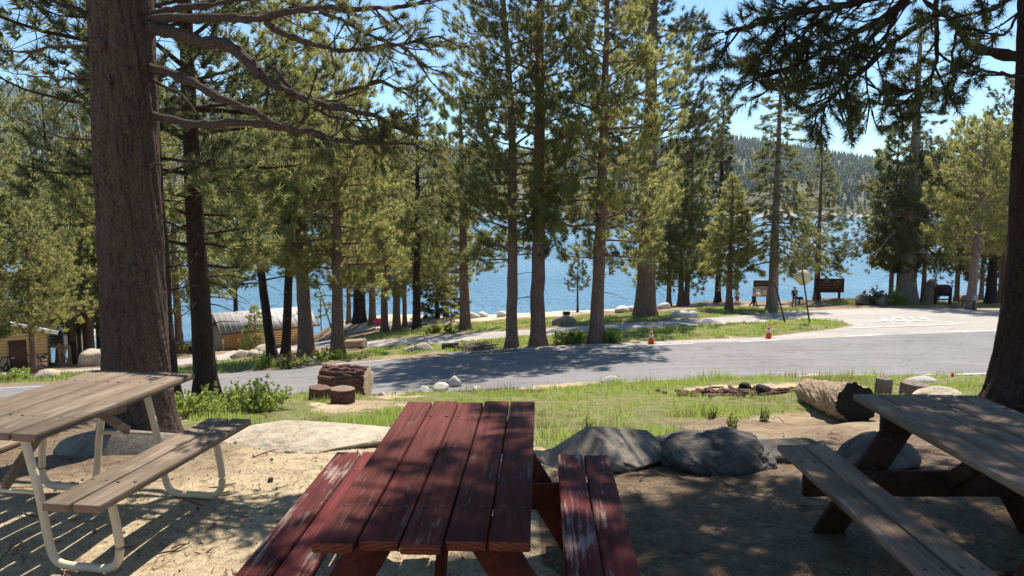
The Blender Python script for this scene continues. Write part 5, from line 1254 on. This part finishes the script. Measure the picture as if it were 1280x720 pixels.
# ------------------------------------------------------------------ buildings
def cabin():
    c = PY(60, 461, 48.0); c[2] = T1(c[0], c[1]) ; m = mpp(48)
    wall_top = (461 - 412) * m
    t = thing('cabin', 'yellow sided cabin with stone lower wall, brown door and dark gable at the left edge', 'cabin', c + np.array([-6 * math.cos(.54), -6 * math.sin(.54), -.1]), .54)
    W, D, E = 12.0, 9.0, wall_top + .1; rise = 1.9; sh = 1.15
    mb = MB(); mb.prism([(-W / 2, 0), (W / 2, 0), (W / 2, E), (-W / 2, E)], 0, D, np.array([[1, 0, 0], [0, 0, 1], [0, 1, 0]]), (0, 0, 0)); 
    n = int((E - sh) / .2)
    for i in range(n): mb.box((0, -.02, sh + .1 + i * .2), (W + .03, .05, .185), Matrix.Rotation(-.12, 3, 'X'))
    mb.build('wall', M['siding'], t)
    mb = MB(); mb.box((0, -.05, sh / 2 - .2), (W + .06, .12, sh + .4)); st = mb.build('stone_base', M['masonry'], t)
    x = W / 2 - 1.55; mb = MB(); mb.box((x, -.06, 1.05), (.95, .14, 2.1)); d = mb.build('door', M['brown_trim'], t)
    mb = MB(); mb.box((x - .3, -.15, 1.02), (.16, .04, .06)); mb.build('handle', M['white'], d)
    mb = MB(); mb.prism([(-W / 2 - .05, E - .05), (W / 2 + .05, E - .05), (0, E + rise)], -.12, .12, np.array([[1, 0, 0], [0, 0, 1], [0, 1, 0]])); mb.build('gable', M['brown_trim'], t)
    for s in (-1, 1):
        mb = MB(); a = np.array([0, D / 2, E + rise + .10]); b = np.array([s * (W / 2 + .7), D / 2, E - .12]); mb.beam(a, b, D + 1.4, .10, (0, 0, 1) , bev=0)
        mb.build('roof', M['brown_trim'], t)
        mb = MB(); mb.beam(a * (1, 0, 1) + (0, -.74, .02), b * (1, 0, 1) + (0, -.74, .02), .06, .26, (0, 0, 1), bev=0); mb.build('roof_edge', M['white'], t)
cabin()
def boathouse():
    a = PY(283, 439, 70.0); b = PY(392, 430, 75.0); m = mpp(70); ax = (b - a)[:2]; L = np.linalg.norm(ax); ang = math.atan2(ax[1], ax[0])
    z = a[2]; D = 4.6; E = 1.95; rise = 1.35
    t = thing('boathouse', 'brown plank boathouse with pale standing seam metal roof at the lake shore', 'boathouse', (a[0], a[1], z), ang)
    mb = MB(); mb.box((L / 2, D / 2, E / 2 - .6), (L, D, E + 1.2))
    for i in range(8): mb.box((L / 2, -.02, .12 + i * .235), (L + .05, .05, .225), Matrix.Rotation(-.035, 3, 'X'))
    mb.build('wall', M['shed_wall'], t)
    for x in (0.02, L - .02):
        mb = MB(); mb.prism([(0, E), (D, E), (D / 2, E + rise)], -.05, .05, np.array([[0, 0, 1], [1, 0, 0], [0, 1, 0]]), (x, 0, 0)); mb.build('gable', M['brown_trim'], t)
    for s in (-1, 1):
        ov = .45; y0 = D / 2; y1 = D / 2 + s * (D / 2 + ov); sl = rise / (D / 2); ze = E + rise - sl * (D / 2 + ov)
        mb = MB(); mb.beam((L / 2, y0, E + rise + .06), (L / 2, y1, ze + .06), L + 1.1, .06, (0, 0, 1), bev=0)
        for i in range(19):
            x = -.5 + i * (L + 1.0) / 18; mb.beam((x, y0, E + rise + .105), (x, y1, ze + .105), .05, .05, (0, 0, 1), bev=0)
        mb.build('roof', M['roof_metal'], t)
        mb = MB(); mb.box((L / 2, y1 + s * .03, ze + .03), (L + 1.12, .04, .16)); mb.build('roof_edge', M['brown_trim'], t)
    mb = MB(); mb.box((-.10, .5, .85), (.12, .32, .5), bev=.02); mb.tube([(-.12, .5, .5), (-.12, .5, -.3)], .05, 8); mb.build('meter_box', M['white'], t)
boathouse()
b = PY(396, 438, 72.0); t = thing('storage_bin', 'dark green storage bin at the right end of the boathouse', 'bin', (b[0], b[1], min(b[2], T1(b[0], b[1]) + .0)), .1)
zz = b[2] - t.location[2]; mb = MB(); mb.box((0, 0, zz / 2 + .5), (.95, .9, zz + 1.0), bev=.03); mb.build('body', M['green_bin'], t); mb = MB(); mb.box((0, 0, zz + 1.03), (1.02, .98, .07), bev=.02); mb.build('lid', M['roof_metal'], t)
b = PY(402, 430, 74.0); b[2] = LAKE_Z; mb = MB(); mb.tube(np.array([(0, 0, -1), (0, 0, 5.2)]), .05, 8); tag(mb.build('mast', M['post'], loc=b), 'thin dark mast rising from the dock right of the boathouse', 'mast')
b = PY(409, 431, 74.0); mb = MB()
for i in range(9): mb.box((-1.0 + i * .25, 0, .06), (.235, 2.2, .05))
mb.box((0, -.9, -.1), (2.3, .12, .24)); mb.box((0, .9, -.1), (2.3, .12, .24))
for s in (-1, 1):
    for q in (-1, 1): mb.tube(np.array([(s * 1.0, q * .9, -1.5), (s * 1.0, q * .9, .3)]), .08, 8)
tag(mb.build('dock', M['brown_wood'], loc=(b[0], b[1], b[2])), 'short dark wooden dock beside the mast and green bin', 'dock')
def trailer():
    b = PY(76, 437, 62.0); m = mpp(62); b[2] = T1(b[0], b[1]); zb = PY(76, 437, 62.0)[2] - b[2]
    t = thing('trailer', 'white box trailer with dark window parked on the shore right of the cabin', 'trailer', b, .0)
    mb = MB(); mb.box((.4, 1.3, zb + 1.0), (2.4, 2.6, 1.8), bev=.12); mb.build('body', M['white'], t)
    mb = MB(); mb.box((.4, 1.3, zb + 1.95), (2.6, 2.8, .10), bev=.03); mb.build('roof', M['white'], t)
    mb = MB(); mb.box((1.0, -.012, zb + 1.2), (.5, .04, .7)); mb.build('window', M['black'], t)
    for s in (-1, 1):
        mb = MB(); mb.tube(np.array([(s * 1.0 + .4 - .1, 1.3, zb), (s * 1.0 + .4 + .1, 1.3, zb)]), .33, 18); mb.build('wheel', M['black'], t)
    mb = MB(); mb.tube(np.array([(.1, 1, zb + 1.95), (.1, 1, zb + 2.7)]), .04, 8); mb.build('vent_pipe', M['post'], t)
    b2 = PY(70, 440, 56.0); g = T1(b2[0], b2[1]); m2 = mpp(56); z0 = PY(70, 432, 56.0)[2] - g; z1 = PY(70, 413, 56.0)[2] - g
    s_ = thing('shore_sign', 'grey sign panel with rows of dark lettering in front of the white trailer', 'sign', (b2[0], b2[1], g))
    mb = MB(); mb.box((0, 0, (z0 + z1) / 2), (21 * m2, .06, z1 - z0)); pn = mb.build('board', M['grey_panel'], s_)
    for q in range(4):
        dz = (z1 - z0 - .27) / 4; mb = MB(); text_rows(mb, -8.5 * m2, 8.5 * m2, z0 + .15 + q * dz, z0 + .15 + (q + 1) * dz, 1, -.034, 12 + q, .4); mb.build('lettering', M['black'], pn)
    for s in (-1, 1):
        mb = MB(); mb.box((s * 9 * m2, .08, z0 / 2), (.12, .1, z0 + .1)); mb.build('post', M['timber'], s_)
trailer()
def gate():
    b = PY(75, 453, 51.0); g = T1(b[0], b[1]); m = mpp(51); H = PY(75, 432, 51.0)[2] - g; W = 25 * m
    t = thing('wooden_gate', 'yellow timber gate with crossed braces between the cabin and the tree cluster', 'gate', (b[0], b[1], g), .05)
    for x in (-W / 2, 0, W / 2): mb = MB(); mb.box((x, 0, H / 2 - .1), (.16, .16, H + (.5 if x == 0 else .2)), bev=.01); mb.build('post', M['timber'], t)
    mb = MB()
    for z in (H * .97, H * .05 + .05): mb.box((0, -.1, z), (W + .1, .05, .16))
    mb.build('rail', M['timber'], t)
    mb = MB()
    mb.beam((.12, -.07, .15), (W / 2 - .1, -.07, H * .9), .05, .10, (0, 1, 0)); mb.beam((.12, -.04, H * .9), (W / 2 - .1, -.04, .15), .05, .10, (0, 1, 0)); mb.build('brace', M['timber'], t)
gate()
b = PY(93, 451, 51.0); g = T1(b[0], b[1]); mb = MB(); H = PY(93, 430, 51.0)[2] - g; mb.tube(np.array([(0, 0, -.2), (0, 0, H)]), .14, 12); mb.lathe([(.18, H), (.18, H + .12), (.02, H + .2)], 12); tag(mb.build('wooden_post', M['bark_dark'], loc=(b[0], b[1], g)), 'dark round wooden post right of the timber gate', 'post')
b = P(473, 406); V, F = ICO[3]; mb = MB(); mb.add(V * np.array([.55, .3, .25]) * (1 - .25 * np.abs(V[:, :1])), F); mb.lathe([(.18, .2), (.22, .26), (.12, .3)], 14); tag(mb.build('float', M['pink'], smooth=True, loc=b + (0, 0, .2)), 'small bright pink float on the beach among the lakeside trunks', 'float')

# ------------------------------------------------------------------ the air over the lake
g = N('haze_air'); pv = g.node('ShaderNodeVolumePrincipled'); pv.inputs['Color'].default_value = (.80, .89, 1, 1); pv.inputs['Density'].default_value = .00005; pv.inputs['Anisotropy'].default_value = .25
g.link(pv.outputs[0], g.out.inputs['Volume'])
mb = MB(); mb.box((0, 1480, 190), (10800, 3160, 560)); tag(mb.build('haze', g.m), 'pale blue air between the shore and the far hills', 'haze', kind='stuff')

# ------------------------------------------------------------------ light, sky, camera
EL, AZ = math.radians(60), math.radians(18)
sd = Vector((math.sin(AZ) * math.cos(EL), math.cos(AZ) * math.cos(EL), math.sin(EL)))
sl = bpy.data.lights.new('sun', 'SUN'); sl.energy = 5.0; sl.angle = math.radians(.5); sl.color = (1, .945, .85)
so = bpy.data.objects.new('sun', sl); COL.objects.link(so); so.rotation_euler = sd.to_track_quat('Z', 'Y').to_euler(); so.location = (0, 0, 50)
w = bpy.data.worlds.new('World'); scene.world = w; w.use_nodes = True
nt = w.node_tree; bg = nt.nodes['Background']; sky = nt.nodes.new('ShaderNodeTexSky'); sky.sky_type = 'NISHITA'; sky.sun_disc = False
sky.sun_elevation = EL; sky.sun_rotation = AZ; sky.altitude = 2200; sky.air_density = 1.0; sky.dust_density = .6; sky.ozone_density = 1.2
hs = nt.nodes.new('ShaderNodeMix'); hs.data_type = 'RGBA'; hs.blend_type = 'MULTIPLY'; hs.inputs[0].default_value = 1; hs.inputs[7].default_value = (.80, .98, 1.0, 1)
nt.links.new(sky.outputs[0], hs.inputs[6]); nt.links.new(hs.outputs[2], bg.inputs[0]); bg.inputs[1].default_value = .108
cam = bpy.data.cameras.new('camera'); cam.sensor_width = 36; cam.lens = FPX / 1280 * 36; cam.clip_end = 8000; cam.clip_start = .05
co = bpy.data.objects.new('camera', cam); COL.objects.link(co); co.location = CAM; co.rotation_euler = (PI / 2 - PITCH, 0, 0)
scene.camera = co
scene.view_settings.view_transform = 'Standard'; scene.view_settings.look = 'None'; scene.view_settings.exposure = .80; scene.view_settings.gamma = 1
scene.cycles.use_denoising = True
scene.cycles.max_bounces = 8; scene.cycles.diffuse_bounces = 3; scene.cycles.glossy_bounces = 2; scene.cycles.transmission_bounces = 3
